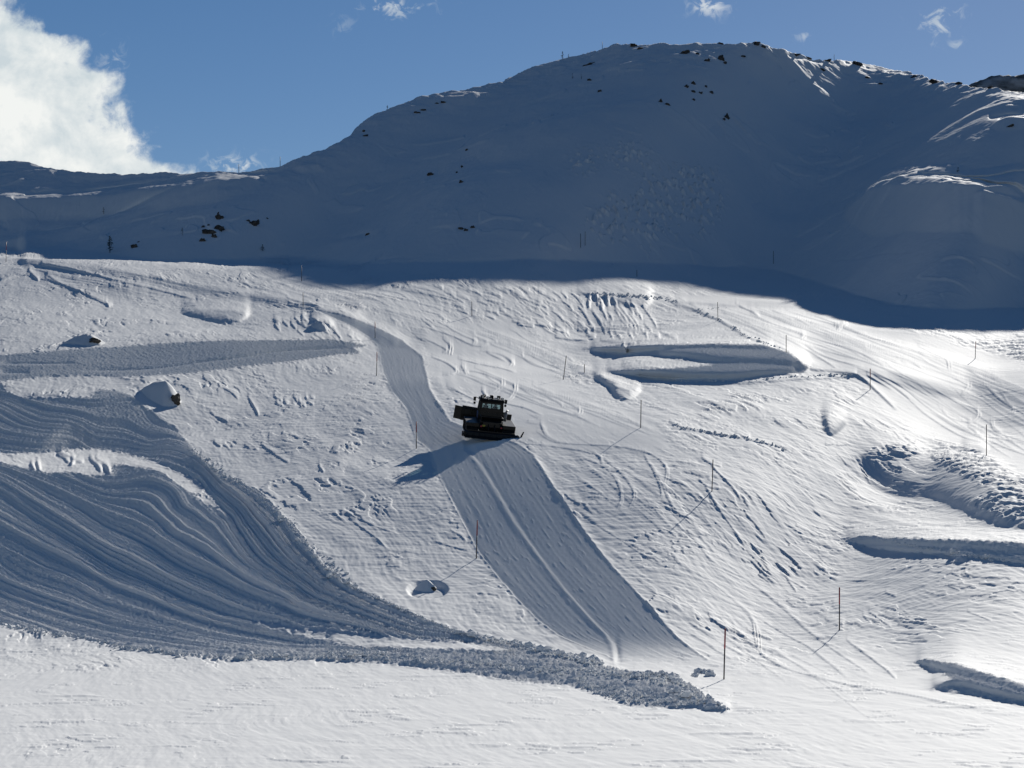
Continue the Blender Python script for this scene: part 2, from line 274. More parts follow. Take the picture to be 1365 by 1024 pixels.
# lit ridges on the mountain
def lit(pts, w, v): A1(pts, w, -v)
R_ = [([(1140, 270), (1165, 257), (1200, 251), (1260, 247), (1310, 245), (1365, 236), (1425, 228)], 2.5, .30), ([(1150, 264), (1200, 252), (1270, 250), (1310, 257), (1330, 268), (1365, 274), (1425, 280)], 3.6, .34), ([(1160, 262), (1230, 256), (1290, 262), (1330, 272)], 2.2, .25), ([(1318, 160), (1340, 157), (1365, 156)], 2.2, .22), ([(1330, 168), (1345, 164), (1365, 166), (1400, 168)], 2.4, .25), ([(1250, 105), (1290, 117), (1330, 122), (1365, 121), (1420, 126)], 3.4, .34), ([(1040, 77), (1080, 81), (1095, 82)], 1.8, .24), ([(1120, 86), (1170, 92), (1210, 101), (1240, 108), (1262, 114)], 1.6, .26), ([(925, 64), (950, 65), (990, 62)], 1.1, .16),
 ([(-60, 270), (0, 266), (60, 263), (150, 258), (240, 252), (300, 243), (360, 234), (378, 228)], 4.5, .19), ([(150, 258), (250, 250), (320, 238)], 5, .10), ([(-60, 345), (0, 321), (30, 319), (60, 313), (110, 299), (160, 284), (225, 264), (262, 250)], 1.3, .16), ([(315, 238), (335, 243), (360, 246)], 2, .2), ([(80, 240), (120, 238), (160, 240), (220, 244)], 2.2, .10), ([(0, 302), (12, 308)], 4, .14), ([(410, 221), (425, 221)], 2, .16),
 ([(595, 136), (612, 135), (630, 130), (640, 128)], 1.3, .18), ([(500, 140), (545, 138), (600, 136)], 1.0, .08), ([(445, 326), (470, 319), (500, 313)], 3.5, .09), ([(500, 346), (550, 343)], 1.3, .12), ([(565, 318), (600, 310), (640, 306)], 3.5, .08), ([(620, 208), (660, 215), (700, 210)], 7, .05), ([(570, 240), (590, 222)], 4, .06), ([(760, 150), (790, 146), (815, 148)], 2, .07), ([(835, 137), (860, 130), (885, 122)], 1.6, .08), ([(850, 235), (880, 228), (915, 222)], 5, .08), ([(945, 172), (958, 160)], 3, .1), ([(975, 168), (995, 162)], 2.2, .1), ([(1060, 177), (1100, 166)], 2.5, .06), ([(1140, 125), (1160, 115), (1180, 112)], 3, .07), ([(1260, 243), (1300, 226), (1365, 216)], 2.0, .12), ([(1000, 273), (1022, 265)], 1.8, .08), ([(70, 316), (130, 307)], 2, .07), ([(770, 335), (720, 326), (690, 322)], 1, .07), ([(1105, 348), (1140, 345), (1180, 340), (1225, 337)], 1.0, .08), ([(1130, 346), (1150, 335), (1185, 322)], 1.0, .07), ([(1000, 300), (1020, 340), (1030, 346)], 1.0, .05), ([(860, 395), (880, 388), (905, 384)], 1, .08), ([(300, 305), (350, 290), (420, 285)], 9, .03)]
for p, w, v in R_: lit(p, w, v)
DS = DS+A1.p+A1.n

# dark stripes at the lower bank lips
A2 = Acc()
for p, w, v in [([(440, 860), (540, 865), (640, 870), (685, 874)], 2.6, .5), ([(640, 879), (700, 886), (755, 898)], 3, .4), ([(520, 882), (620, 891), (700, 899), (770, 911)], 1.5, .45), ([(395, 854), (430, 856), (480, 857)], 1.4, .2), ([(820, 928), (850, 934)], 1.6, .5), ([(845, 905), (900, 920), (950, 940), (972, 948)], 2.5, .4), ([(835, 915), (870, 925), (900, 932)], 2, .4), ([(1225, 883), (1260, 890), (1320, 905), (1380, 924)], 3.5, .4), ([(1245, 914), (1280, 909), (1330, 921), (1400, 935)], 3.5, .35),
                ([(1130, 721), (1200, 722), (1300, 727), (1400, 736)], 4, .4), ([(1160, 729), (1240, 735), (1330, 745), (1400, 753)], 2.5, .25), ([(1145, 718), (1170, 719), (1210, 718)], 1.5, .3), ([(790, 466), (860, 463), (950, 462), (1030, 464)], 2.5, .35), ([(880, 472), (960, 478), (1050, 482), (1075, 490)], 4, .30), ([(830, 493), (900, 497), (980, 499), (1060, 495)], 4, .33), ([(810, 494), (860, 499), (940, 503)], 2, .2)]:
    A2(p, w, v)
DM = DM+A2.p
SEAMP = [(x_, y_) for y_, x_ in SEAM]
t = new(); stroke(t, SEAMP, 2.6, .07, taper=False); DM = DM-t
t = new(); stroke(t, [(x_-5, y_+1) for x_, y_ in SEAMP], 1.2, .10, taper=False); DM = DM+t
# bright thin lines inside the tilled track
for p in [[(0, 486), (60, 487), (100, 486)], [(90, 496), (150, 495), (210, 492), (270, 484), (330, 478), (380, 470), (440, 467), (470, 468)], [(0, 498), (40, 499)]]:
    t = new(); stroke(t, p, 1.1, .25); DS = DS-t

hollow(TILL_R, .19, 1.6, False, big=True); hollow(TILL_S, .24, 1, False, big=True); hollow(TILL_T, .26, 1, False, big=True)
hollow([(440, 862), (685, 872), (760, 884), (800, 893), (960, 948), (760, 912), (520, 882), (440, 876)], .10, 2, False)
t = new(); stroke(t, [(35, 348), (141, 361), (225, 378), (316, 393), (387, 405), (450, 418), (490, 437), (525, 455)], 5, .2, taper=False); DM = DM+t
DM = DM+blur(MG*(sstep(464, 460, CV)*sstep(410, 425, CV)).astype(F32), 1, 1)*.10
t = new(); stroke(t, [(1140, 282), (1200, 268), (1280, 268), (1320, 282), (1365, 290), (1425, 296)], 9, .16); DB = DB+t
t = new(); stroke(t, [(1200, 262), (1300, 257), (1365, 250), (1425, 244)], 5, .12); DB = DB+t
t = new(); stroke(t, [(-60, 290), (0, 286), (100, 280), (200, 274), (300, 262)], 8, .10); DB = DB+t
MH = new()      # snow ridges standing proud of the shaded face, metres
for p, w, v in [([(1126, 290), (1165, 282), (1200, 277), (1260, 275), (1310, 277), (1365, 267), (1440, 259)], 2.5, 4.7), ([(1280, 280), (1330, 292), (1365, 299), (1440, 305)], 2.5, 5.0), ([(1322, 172), (1365, 168), (1440, 166)], 3, 1.4), ([(-60, 286), (0, 277), (60, 274), (150, 268), (240, 259), (300, 252), (350, 243)], 5, 2.3), ([(-60, 340), (0, 330), (60, 321), (110, 307), (160, 291), (225, 271)], 2.2, 1.3), ([(395, 226), (430, 223)], 2.5, .8), ([(590, 142), (640, 133)], 2.2, 1.2)]:
    t = new(); stroke(t, p, w, v); MH = np.maximum(MH, t)
for j in range(CH-2, 100, -1): MH[j] = np.maximum(MH[j], MH[j+1]-F32(.085))
for j in range(101, 420): MH[j] = np.maximum(MH[j], MH[j-1]-F32(.13))
MH = blur(MH, 2.5, 1.2)
# ---- stream function of the tilling runs
PS = [(0, [(0, 515), (60, 530), (180, 530), (230, 570), (300, 632), (370, 680), (420, 740), (475, 790), (560, 826), (680, 858)]),
 (1, [(0, 545), (60, 570), (120, 590), (200, 605), (280, 632), (340, 690), (390, 750), (470, 800), (560, 838), (680, 864)]),
 (2, [(0, 590), (100, 598), (200, 612), (270, 640), (310, 685), (350, 745), (420, 795), (500, 825), (600, 851)]),
 (2.7, [(200, 634), (250, 668), (300, 714), (350, 765), (420, 804), (500, 832)]),
 (3.4, [(70, 638), (150, 670), (230, 714), (300, 757), (380, 797), (470, 830)]),
 (4.2, [(0, 631), (60, 665), (140, 715), (246, 770), (352, 812), (480, 842), (600, 862)]),
 (5.2, [(0, 680), (100, 735), (200, 785), (300, 825), (400, 848)]),
 (6.2, [(0, 740), (100, 785), (200, 822), (300, 848), (400, 860)]),
 (7.2, [(0, 800), (80, 830), (170, 850), (300, 868), (400, 875), (600, 885), (760, 905)])]
PSI = new()
_r = slice(470-V0, 960-V0); _c = slice(0, 1060)
PSI[_r, _c] = tps([p for i, k in PS for p in k], [i for i, k in PS for p in k], CU[_r, _c], CV[_r, _c])
MTILL = np.clip(MC+MB+MR+MS+MT, 0, 1)
PISTE2 = new(); poly(PISTE2, [(880, 392), (1060, 398), (1240, 450), (1365, 478), (1440, 500), (1440, 650), (1330, 612), (1245, 585), (1200, 560), (1160, 525), (1150, 497), (1085, 490), (1040, 462), (960, 430), (905, 404)]); poly(PISTE2, [(570, 440), (640, 425), (700, 440), (760, 520), (860, 560), (880, 600), (700, 590), (640, 540), (575, 500)]); PISTE2 = blur(PISTE2, 3)
CRUST = new(); poly(CRUST, [(1235, 600), (1300, 600), (1365, 640), (1440, 660), (1440, 715), (1365, 700), (1330, 695), (1290, 670), (1320, 655), (1250, 620)]); poly(CRUST, [(1150, 605), (1185, 592), (1240, 600), (1200, 612), (1170, 612)]); poly(CRUST, [(1260, 455), (1440, 455), (1440, 500), (1330, 470)]); CRUST = blur(CRUST, 3)


# ---- march the even slope uphill so that the light falls as the outlines ask, whatever the sideways fall of the land
def march():
    Sx, Sy = math.sin(SUN_AZ)*math.cos(SUN_EL), math.cos(SUN_AZ)*math.cos(SUN_EL)
    t = (CU[0]-UC)/FP; k = (Sx-Sy*t)/Sy; out = np.zeros((CH, CW)); LY = np.full(CW, math.log(72.0)); L = 16
    bc = curve(BASE, CU[0]); GAP = .13*sstep(520, 380, CU[0])
    kk = np.array([1, 4, 10, 20, 31, 40, 44, 40, 31, 20, 10, 4, 1.]); kk /= kk.sum()
    for v_ in range(CH-1, 1, -1):
        av = (VH-v_)/FP; e = SM[v_]
        sl = np.convolve(np.pad(LY, 6, mode='edge'), kk, 'valid')
        g = (sl-np.r_[np.full(L, sl[0]), sl[:-L]])/L
        den = np.clip(1-k*FP*g, .55, 2.6)
        sn = np.clip(av+(e-av)/den, av+.05, .8)
        gr_ = GAP*np.exp(-((v_-bc+1.5)/3.6)**2)/6.38
        rate = (1/FP)/(sn-av)+gr_; LY = LY+rate; LY += .04*(np.convolve(np.pad(LY, 6, mode='edge'), kk, 'valid')-LY)
        out[v_-1] = LY
    out[:1] = out[1]; out[CH-1] = math.log(72.0)
    return out
LYM = march()
# ---------------------------------------------------------------- hillside mesh
QUAL = 1.0
ud = np.arange(-58, 1424, 1.02/QUAL)
ul = -58-np.cumsum(np.linspace(1.5, 40, 46)); ur = ud[-1]+np.cumsum(np.linspace(1.5, 40, 46))
gu = np.r_[ul[::-1], ud, ur].astype(np.float64); NU = len(gu)
NV = int(1420*QUAL)
t = np.linspace(0, 1, NV)
crest0 = np.interp(gu, np.arange(-500, 2400), np.convolve(np.pad(curve(CREST, np.arange(-500, 2400)), 25, mode='edge'), np.hanning(51)/np.hanning(51).sum(), 'valid'))
crest = curve(CREST, gu)+.9*noise(gu/9, gu*0+3.3, 5)+.5*noise(gu/3.1, gu*0+1.3, 6)
v = 1081+(crest0[None, :]-1081)*t[:, None]+(crest-crest0)[None, :]*t[:, None]**40; u = np.broadcast_to(gu[None, :], v.shape)
a = (VH-v)/FP
ly = samp(LYM.astype(np.float64), u, v).astype(np.float64)
ia = np.gradient(ly, axis=0)
s = a+np.gradient(a, axis=0)/np.maximum(ia, 1e-6)
s_cr = sstep(9, 1, v-crest[None, :])*sstep(1030, 1120, u)*sstep(1300, 1250, u)
# painted slope changes: the ground lags behind the even slope and catches up again further uphill
ins_ = sstep(-58, -30, u)*sstep(1423, 1400, u)
ga = np.gradient(a, axis=0); rows = np.abs(np.gradient(v, axis=0))
for cvs, lam, bu, mn in ((DB, 36.0, 11, .09), (DM, 10.0, 2, .09), (DS, 3.5, 0, .07)):
    dsv = samp(cvs, u, v)*ins_-(s_cr*.14 if lam < 5 else 0)
    s2 = np.where(dsv < 0, np.maximum(s+dsv, np.minimum(s, a+mn)), s+dsv); d0 = np.where(dsv == 0, 0, ga/np.maximum(s2-a, .02)-ga/np.maximum(s-a, .02))
    acc = np.zeros(NU); k = np.exp(-rows/lam); DD = np.zeros_like(ly)
    for j in range(NV):
        acc = acc*k[j]+d0[j]; DD[j] = acc
    if bu: DD = blur(DD, bu, 0)
    ly += DD
del DD, d0, s2
y = np.exp(ly); x = y*(u-UC)/FP; z = y*a
dy = np.gradient(y, axis=0)
x = x.astype(F32); y32 = y.astype(F32); uf = u.astype(F32); vf = v.astype(F32)
print('range at crest', y[-1].min(), y[-1].max(), 'verts', y.size)
def m(cv): return samp(cv, uf, vf)
inside = (sstep(-58, -30, uf)*sstep(1423, 1400, uf)).astype(F32)
mg = m(MG)*inside; mt = np.clip(m(blur(MTILL, .5)), 0, 1); mc = m(MC); mb = m(MB); mr = np.clip(m(MR)+m(MS)+m(MT), 0, 1)
shade = m(ss(3))
p2 = m(PISTE2); nat = np.clip(1-mg-mt, 0, 1)*(1-.72*p2)
h = np.zeros_like(y32)
# natural wind-worked snow
wx = x+1.2*noise(x/9, y32/14, 11); wy = y32+2.5*noise(x/11, y32/17, 12)
ca, sa = math.cos(math.radians(13)), math.sin(math.radians(13))
al = (wy*ca-wx*sa); ac = (wx*ca+wy*sa)               # along / across the wind
near = sstep(150, 118, y32).astype(F32)                # flat foreground, smoother
amp = nat*(1-.6*shade)*(1-.45*near)
patch = sstep(-.25, .45, fbm(x/13, y32/26, 3, 21)).astype(F32)
h += amp*.036*fbm(ac/1.5, al/9, 3, 31)
n1 = noise(ac/1.9, al/11, 41)+.5*noise(ac/.7, al/4, 42)+.15*noise(ac/.25, al/.9, 43)
st1 = sstep(-.035, .035, n1+.05)
g1 = sstep(-.1, .3, noise(x/5, y32/12, 44)).astype(F32)
h += amp*(1-.85*near)*.11*patch*g1*st1
n2 = noise(ac/.8, al/5, 45)+.45*noise(ac/.3, al/1.5, 46)
gate = sstep(-.05, .35, noise(x/3.4, y32/9, 47)).astype(F32)
h += amp*(1-.7*near)*.07*patch*gate*sstep(-.05, .05, n2)
n3 = noise(x/1.6, y32/2.4, 48)+.5*noise(x/.5, y32/.9, 49)
h += amp*(1-near)*.05*(1-patch)*sstep(-.04, .04, n3)*sstep(.0, .3, noise(x/7, y32/14, 50))
h += amp*(1-near)*.026*fbm((x-y32*.12)/2.6+noise(x/3, y32/4, 58), y32/1.05+.4*noise(x/4, y32/3, 59), 3, 62, .6)
h += amp*.016*fbm(ac/.35, al/1.6, 2, 51)
h += nat*.10*noise(x/7, y32/22, 53)*(1-near)+(1-shade)*(1-near)*.22*noise(x/15+y32/60, y32/28, 54)
h += m(CRUST)*inside*.16*(sstep(-.1, .1, noise(x/1.5, y32/2.2, 55)+.5*noise(x/.6, y32/.9, 56))+.6*noise(x/.5, y32/.8, 57))
# wide ripples and thin drift lips of the foreground piste
h += near*nat*(.013*fbm((x-y32*.3)/7+noise(x/5, y32/3, 60), y32/1.9, 4, 61)+.004*noise(x/2.2, y32/.6, 63))
n4 = noise((x-y32*.35)/2.6+noise(x/3, y32/2, 69), (y32+x*.3)/1.5, 66)+.35*noise(x/.8, y32/.7, 67)+.12*noise(x/.2, y32/.25, 70)
h += near*nat*.04*sstep(.12, .18, n4)*sstep(.05, .35, noise(x/4, y32/5, 68))
# groomed strip
wg = m(WG); sm_ = uf-np.interp(vf, SE[:, 0], SE[:, 1]).astype(F32)
h += mg*(.022*noise(wg*26, y32/16, 71)+.010*noise(wg*9, y32/14, 72)+.004*noise(x/.16, y32/.5, 73))
low = (vf > 600)
h += mg*low*.10*np.exp(-(sm_/3.2)**2)+mg*low*.02*noise(sm_/1.6, y32/4, 74)*np.exp(-(sm_/7)**2)
h += mg*.008*noise(x/.3, y32/.8, 78)
h += mg*.03*sstep(.42, .6, noise(wg*40, y32/3, 75))
eg = np.exp(-((uf-np.interp(vf, GRR[:, 0], GRR[:, 1]))/2.0)**2).astype(F32)+np.exp(-((uf-np.interp(vf, GRL[:, 0], GRL[:, 1]))/1.6)**2).astype(F32)
h += inside*(vf > 400)*(vf < 880)*eg*(.05+.05*noise(x/.5, y32/1.2, 76))
h -= mg*.05
# tilled snow
ps = m(PSI)
wob = .025*noise(x/4, y32/5, 81)
pw = ps+wob
env = .55+.45*noise(x/6, y32/9, 82)
st = .13*noise(pw*1.5, x/44, 83)+.11*noise(pw*4.2, x/50, 84)+.16*env*noise(pw*9, x/60, 85)+.10*noise(pw*17, x/40, 86)
st += .06*(np.abs(noise(pw*2.6, x/40, 87))**.7)
low_ = sstep(858, 880, vf).astype(F32)
st = st*(1.25-low_*.95)
mcb = m(blur(MC, 2.5, 1.6))
clod = fbm(x/.24, y32/.34, 2, 91, .6); clod2 = fbm(x/.7, y32/.9, 2, 95)
h += mcb*st+mc*(.06*clod+.045*clod2*(.4+low_))
h += mc*low_*(.05*clod+.14*fbm(x/5, y32/.9, 3, 97)+.10*fbm(x/1.2, y32/1.2, 2, 98)*sstep(0, .4, noise(x/4, y32/4, 96))+.05)
h += (mb+mr)*(.05*clod+.04*clod2)+mb*.07*noise(x/20, (vf-curve([(0, 505), (200, 500), (490, 462)], uf))/7, 99).astype(F32)+mb*.03
# ragged clods on the tilled edges
ed = blur(MTILL, 2.2)*blur(1-MTILL, 2.2)*4
h += m(ed)*.08*sstep(.0, .5, noise(x/.45, y32/.7, 101))*inside
# avalanche debris and subtle relief on the shaded face
deb = new()
for p in [[(870, 345), (840, 290), (850, 250), (880, 225), (950, 225), (965, 260), (945, 310), (900, 310)], [(755, 210), (790, 200), (800, 215), (775, 230)], [(810, 200), (850, 195), (870, 215), (830, 225)], [(780, 280), (820, 260), (850, 300), (820, 325), (790, 310)]]:
    poly(deb, p)
mdeb = m(blur(deb, 9))
h += mdeb*.85*sstep(.25, .6, noise(x/1.3, y32/1.6, 111)+.4*noise(x/.6, y32/.7, 112))
h += shade*(1.2*fbm(x/40, y32/60, 3, 121)*sstep(395, 430, y32)+.22*fbm((x-y32*.3)/6, y32/13, 4, 125)*sstep(-.1, .4, noise(x/40, y32/40, 126)))
h += shade*(.05*fbm(x/1.8, y32/2.4, 2, 128)+.30*sstep(.15, .3, noise(x/6+noise(x/9, y32/9, 133), y32/9, 134))*sstep(.05, .35, noise(x/34, y32/30, 135)))
h += shade*m(blur(sstep(60, 0, CV-curve(CREST, CU)).astype(F32), 3))*.35*fbm(x/6, y32/7, 3, 131)
h += m(MH)*inside*(1+.06*noise(x/5, y32/5, 151))
# shallow pit round the lower boulder
_d = np.sqrt(((uf-570)/30)**2+((vf-786)/13)**2); h -= .30*sstep(1.0, .72, _d)*inside
z = z+h
# skyline ground falls away behind, then rolls to far ground; nearer ground falls from the camera
Xs, Ys, Zs, Us = [], [], [], []
near_y = np.array([-60, -15, 0, 12, 26, 40, 52, 62, 68]); ynear = y[0]
a0 = a[0]
for yy in near_y:
    f = yy/72.0
    Y_ = ynear*f; Z_ = np.where(yy <= 0, -1.75+yy*.02, np.minimum(-1.75-yy*.12, Y_*a0-.35*(1-f)))+np.where(yy > 0, -.0, 0)
    X_ = Y_*(gu-UC)/FP if yy > 30 else (gu-UC)/FP*np.maximum(Y_, 30)
    Xs.append(X_); Ys.append(Y_); Zs.append(Z_+0*X_)
NB = len(near_y)
XX = np.vstack([np.array(Xs), x]); YY = np.vstack([np.array(Ys), y]); ZZ = np.vstack([np.array(Zs), z])
bx, by, bz = [], [], []
yc, zc = y[-1], z[-1]
for d, dz in [(.5, 0.0), (1.5, -.25), (4, -1.3), (10, -4.5), (30, -15), (80, -38), (200, -70), (900, -120), (5000, -160), (30000, -200)]:
    bx.append((yc+d)*(gu-UC)/FP); by.append(yc+d); bz.append(zc+dz)
XX = np.vstack([XX, bx]); YY = np.vstack([YY, by]); ZZ = np.vstack([ZZ, bz])
nr, ncs = XX.shape
co = np.stack([XX, YY, ZZ], -1).reshape(-1, 3).astype(F32)
idx = np.arange(nr*ncs, dtype=np.int32).reshape(nr, ncs)
q = np.stack([idx[:-1, :-1], idx[:-1, 1:], idx[1:, 1:], idx[1:, :-1]], -1).reshape(-1, 4)
me = bpy.data.meshes.new('ground')
me.vertices.add(len(co)); me.vertices.foreach_set('co', co.ravel())
me.loops.add(q.size); me.loops.foreach_set('vertex_index', q.ravel())
me.polygons.add(len(q)); me.polygons.foreach_set('loop_start', np.arange(0, q.size, 4, dtype=np.int32))
me.polygons.foreach_set('loop_total', np.full(len(q), 4, np.int32))
me.polygons.foreach_set('use_smooth', np.ones(len(q), bool))
def attr(name, arr):
    full = np.zeros((nr, ncs), F32); full[NB:NB+NV] = arr
    at = me.attributes.new(name, 'FLOAT', 'POINT'); at.data.foreach_set('value', full.ravel())
attr('worked', np.clip(mg*.9+mt, 0, 1))
me.update(); me.validate() if False else None
ground = bpy.data.objects.new('ground', me); COL.objects.link(ground); ground['kind'] = 'structure'
# lookups: photo cell -> point on the hillside
def at(uu, vv):
    """the point of the hillside seen at this outline position"""
    i = int(np.clip(np.searchsorted(gu, uu), 1, NU-1)); i = i if abs(gu[i]-uu) < abs(gu[i-1]-uu) else i-1
    pv = VH-FP*z[:, i]/y[:, i]
    j = int(np.argmax(pv <= vv)) if (pv <= vv).any() else NV-1
    return Vector((y[j, i]*(uu-UC)/FP, y[j, i], z[j, i]))
def ground_z(px, py):
    uu = UC+FP*px/py; i = int(np.clip(np.searchsorted(gu, uu), 1, NU-1))
    return float(np.interp(py, y[:, i], z[:, i]))
# ---------------------------------------------------------------- materials and light
def mat(name, base=(.5, .5, .5), rough=.6, spec=.5, metal=0.0):
    M = bpy.data.materials.new(name); M.use_nodes = True; b = M.node_tree.nodes['Principled BSDF']
    b.inputs['Base Color'].default_value = (*base, 1); b.inputs['Roughness'].default_value = rough
    b.inputs['Specular IOR Level'].default_value = spec; b.inputs['Metallic'].default_value = metal
    return M
def nodes(M): return M.node_tree.nodes, M.node_tree.links, M.node_tree.nodes['Principled BSDF']
def var(M, a, b, scale=4, detail=4, bump=0.0, bscale=None, rough=None):
    """procedural colour variation and bump"""
    N, L, B = nodes(M)
    tc = N.new('ShaderNodeTexCoord'); nz = N.new('ShaderNodeTexNoise'); nz.inputs['Scale'].default_value = scale; nz.inputs['Detail'].default_value = detail
    L.new(tc.outputs['Object'], nz.inputs['Vector'])
    r = N.new('ShaderNodeValToRGB'); r.color_ramp.elements[0].color = (*a, 1); r.color_ramp.elements[1].color = (*b, 1)
    r.color_ramp.elements[0].position = .35; r.color_ramp.elements[1].position = .65
    L.new(nz.outputs[0], r.inputs[0]); L.new(r.outputs[0], B.inputs['Base Color'])
    if bump:
        n2 = N.new('ShaderNodeTexNoise'); n2.inputs['Scale'].default_value = bscale or scale*4; n2.inputs['Detail'].default_value = 5
        L.new(tc.outputs['Object'], n2.inputs['Vector'])
        bp = N.new('ShaderNodeBump'); bp.inputs['Strength'].default_value = bump; bp.inputs['Distance'].default_value = .05
        L.new(n2.outputs[0], bp.inputs['Height']); L.new(bp.outputs[0], B.inputs['Normal'])
    return M
def snow_mat(name, ground_=False):
    M = mat(name, (.80, .805, .80), .75, .024); N, L, B = nodes(M)
    geo = N.new('ShaderNodeNewGeometry')
    nz = N.new('ShaderNodeTexNoise'); nz.inputs['Scale'].default_value = 7.0; nz.inputs['Detail'].default_value = 5; nz.inputs['Roughness'].default_value = .65
    L.new(geo.outputs['Position'], nz.inputs['Vector'])
    bp = N.new('ShaderNodeBump'); bp.inputs['Strength'].default_value = .5; bp.inputs['Distance'].default_value = .02
    L.new(nz.outputs[0], bp.inputs['Height']); L.new(bp.outputs[0], B.inputs['Normal'])
    if ground_:
        at_ = N.new('ShaderNodeAttribute'); at_.attribute_name = 'worked'
        mr_ = N.new('ShaderNodeMapRange'); mr_.inputs['To Min'].default_value = .75; mr_.inputs['To Max'].default_value = .9
        L.new(at_.outputs['Fac'], mr_.inputs['Value']); L.new(mr_.outputs[0], B.inputs['Roughness'])
        m2 = N.new('ShaderNodeMapRange'); m2.inputs['To Min'].default_value = .014; m2.inputs['To Max'].default_value = .0
        L.new(at_.outputs['Fac'], m2.inputs['Value']); L.new(m2.outputs[0], B.inputs['Specular IOR Level'])
        m4 = N.new('ShaderNodeMath'); m4.operation = 'MULTIPLY'; m4.inputs[1].default_value = .6; L.new(at_.outputs['Fac'], m4.inputs[0]); L.new(m4.outputs[0], B.inputs['Diffuse Roughness'])
        m3 = N.new('ShaderNodeMapRange'); m3.inputs['To Min'].default_value = .25; m3.inputs['To Max'].default_value = .3
        L.new(at_.outputs['Fac'], m3.inputs['Value']); L.new(m3.outputs[0], bp.inputs['Strength'])
    return M
M_ground = snow_mat('snow_ground', True); ground.data.materials.append(M_ground)
M_snow = snow_mat('snow_cap')

W = bpy.data.worlds.new('World'); SC.world = W; W.use_nodes = True
N, L = W.node_tree.nodes, W.node_tree.links
bg = N['Background']; sky = N.new('ShaderNodeTexSky'); sky.sky_type = 'NISHITA'; sky.sun_disc = False
sky.sun_elevation = SUN_EL; sky.sun_rotation = SUN_AZ; sky.altitude = 2200; sky.air_density = 1.0; sky.dust_density = .25; sky.ozone_density = 1.6
hs = N.new('ShaderNodeHueSaturation'); hs.inputs['Saturation'].default_value = 1.28; hs.inputs['Value'].default_value = .62
L.new(sky.outputs[0], hs.inputs['Color']); tn = N.new('ShaderNodeMix'); tn.data_type = 'RGBA'; tn.blend_type = 'MULTIPLY'; tn.inputs[0].default_value = 1; tn.inputs[7].default_value = (1.07, .99, 1.05, 1); L.new(hs.outputs[0], tn.inputs[6]); L.new(tn.outputs[2], bg.inputs['Color']); bg.inputs['Strength'].default_value = .066
sd = bpy.data.lights.new('sun', 'SUN'); sd.energy = 5.0; sd.angle = math.radians(.5); sd.color = (1, .96, .89)
so = bpy.data.objects.new('sun', sd); COL.objects.link(so)
sv = Vector((math.sin(SUN_AZ)*math.cos(SUN_EL), math.cos(SUN_AZ)*math.cos(SUN_EL), math.sin(SUN_EL)))
so.rotation_euler = sv.to_track_quat('Z', 'Y').to_euler()
so.location = sv*900
SC.view_settings.view_transform = 'Standard'; SC.view_settings.look = 'None'; SC.view_settings.exposure = .42; SC.view_settings.gamma = 1
SC.cycles.max_bounces = 6; SC.cycles.diffuse_bounces = 3
# ---------------------------------------------------------------- building helpers
class MB:
    def __init__(s): s.bm = bmesh.new()
    def box(s, c, d, rot=None, bev=.03):
        r = bmesh.ops.create_cube(s.bm, size=1.0); vs = r['verts']
        for q in vs: q.co = Vector((q.co.x*d[0], q.co.y*d[1], q.co.z*d[2]))
        if bev:
            es = list({e for q in vs for e in q.link_edges})
            rr = bmesh.ops.bevel(s.bm, geom=es, offset=min(bev, min(d)*.3), segments=2, affect='EDGES', profile=.7)
            vs = list({q for q in rr['verts']} | {q for q in vs if q.is_valid})
        M = Matrix.Translation(c) @ (rot.to_4x4() if rot else Matrix())
        for q in vs: q.co = M @ q.co
        return s
    def prism(s, pts, x0, x1, bev=.0):
        """outline in the side plane (y, z) carried from x0 to x1"""
        a = [s.bm.verts.new((x0, p[0], p[1])) for p in pts]; b = [s.bm.verts.new((x1, p[0], p[1])) for p in pts]
        n = len(pts); fs = [s.bm.faces.new(a[::-1]), s.bm.faces.new(b)]
        for i in range(n): fs.append(s.bm.faces.new((a[i], a[(i+1) % n], b[(i+1) % n], b[i])))
        if bev: bmesh.ops.bevel(s.bm, geom=list({e for f in fs for e in f.edges}), offset=bev, segments=2, affect='EDGES')
        return s
    def tube(s, p, q, r, r2=None, seg=12):
        p, q = Vector(p), Vector(q); d = q-p; L = d.length
        M = Matrix.Translation((p+q)/2) @ d.to_track_quat('Z', 'Y').to_matrix().to_4x4()
        bmesh.ops.create_cone(s.bm, cap_ends=True, segments=seg, radius1=r, radius2=r if r2 is None else r2, depth=L, matrix=M)
        return s
    def build(s, name, m, parent=None, smooth=False, recalc=True):
        if recalc: bmesh.ops.recalc_face_normals(s.bm, faces=s.bm.faces)
        me_ = bpy.data.meshes.new(name); s.bm.to_mesh(me_); s.bm.free()
        me_.materials.append(m)
        if smooth: me_.polygons.foreach_set('use_smooth', [True]*len(me_.polygons))
        o = bpy.data.objects.new(name, me_); COL.objects.link(o)
        if parent: o.parent = parent
        return o
def tag(o, label, cat, group=None):
    o['label'] = label; o['category'] = cat
    if group: o['group'] = group
    return o
def empty(name, loc, rz=0.0):
    o = bpy.data.objects.new(name, None); COL.objects.link(o); o.location = loc; o.rotation_euler = (0, 0, rz); o.empty_display_size = .3
    return o

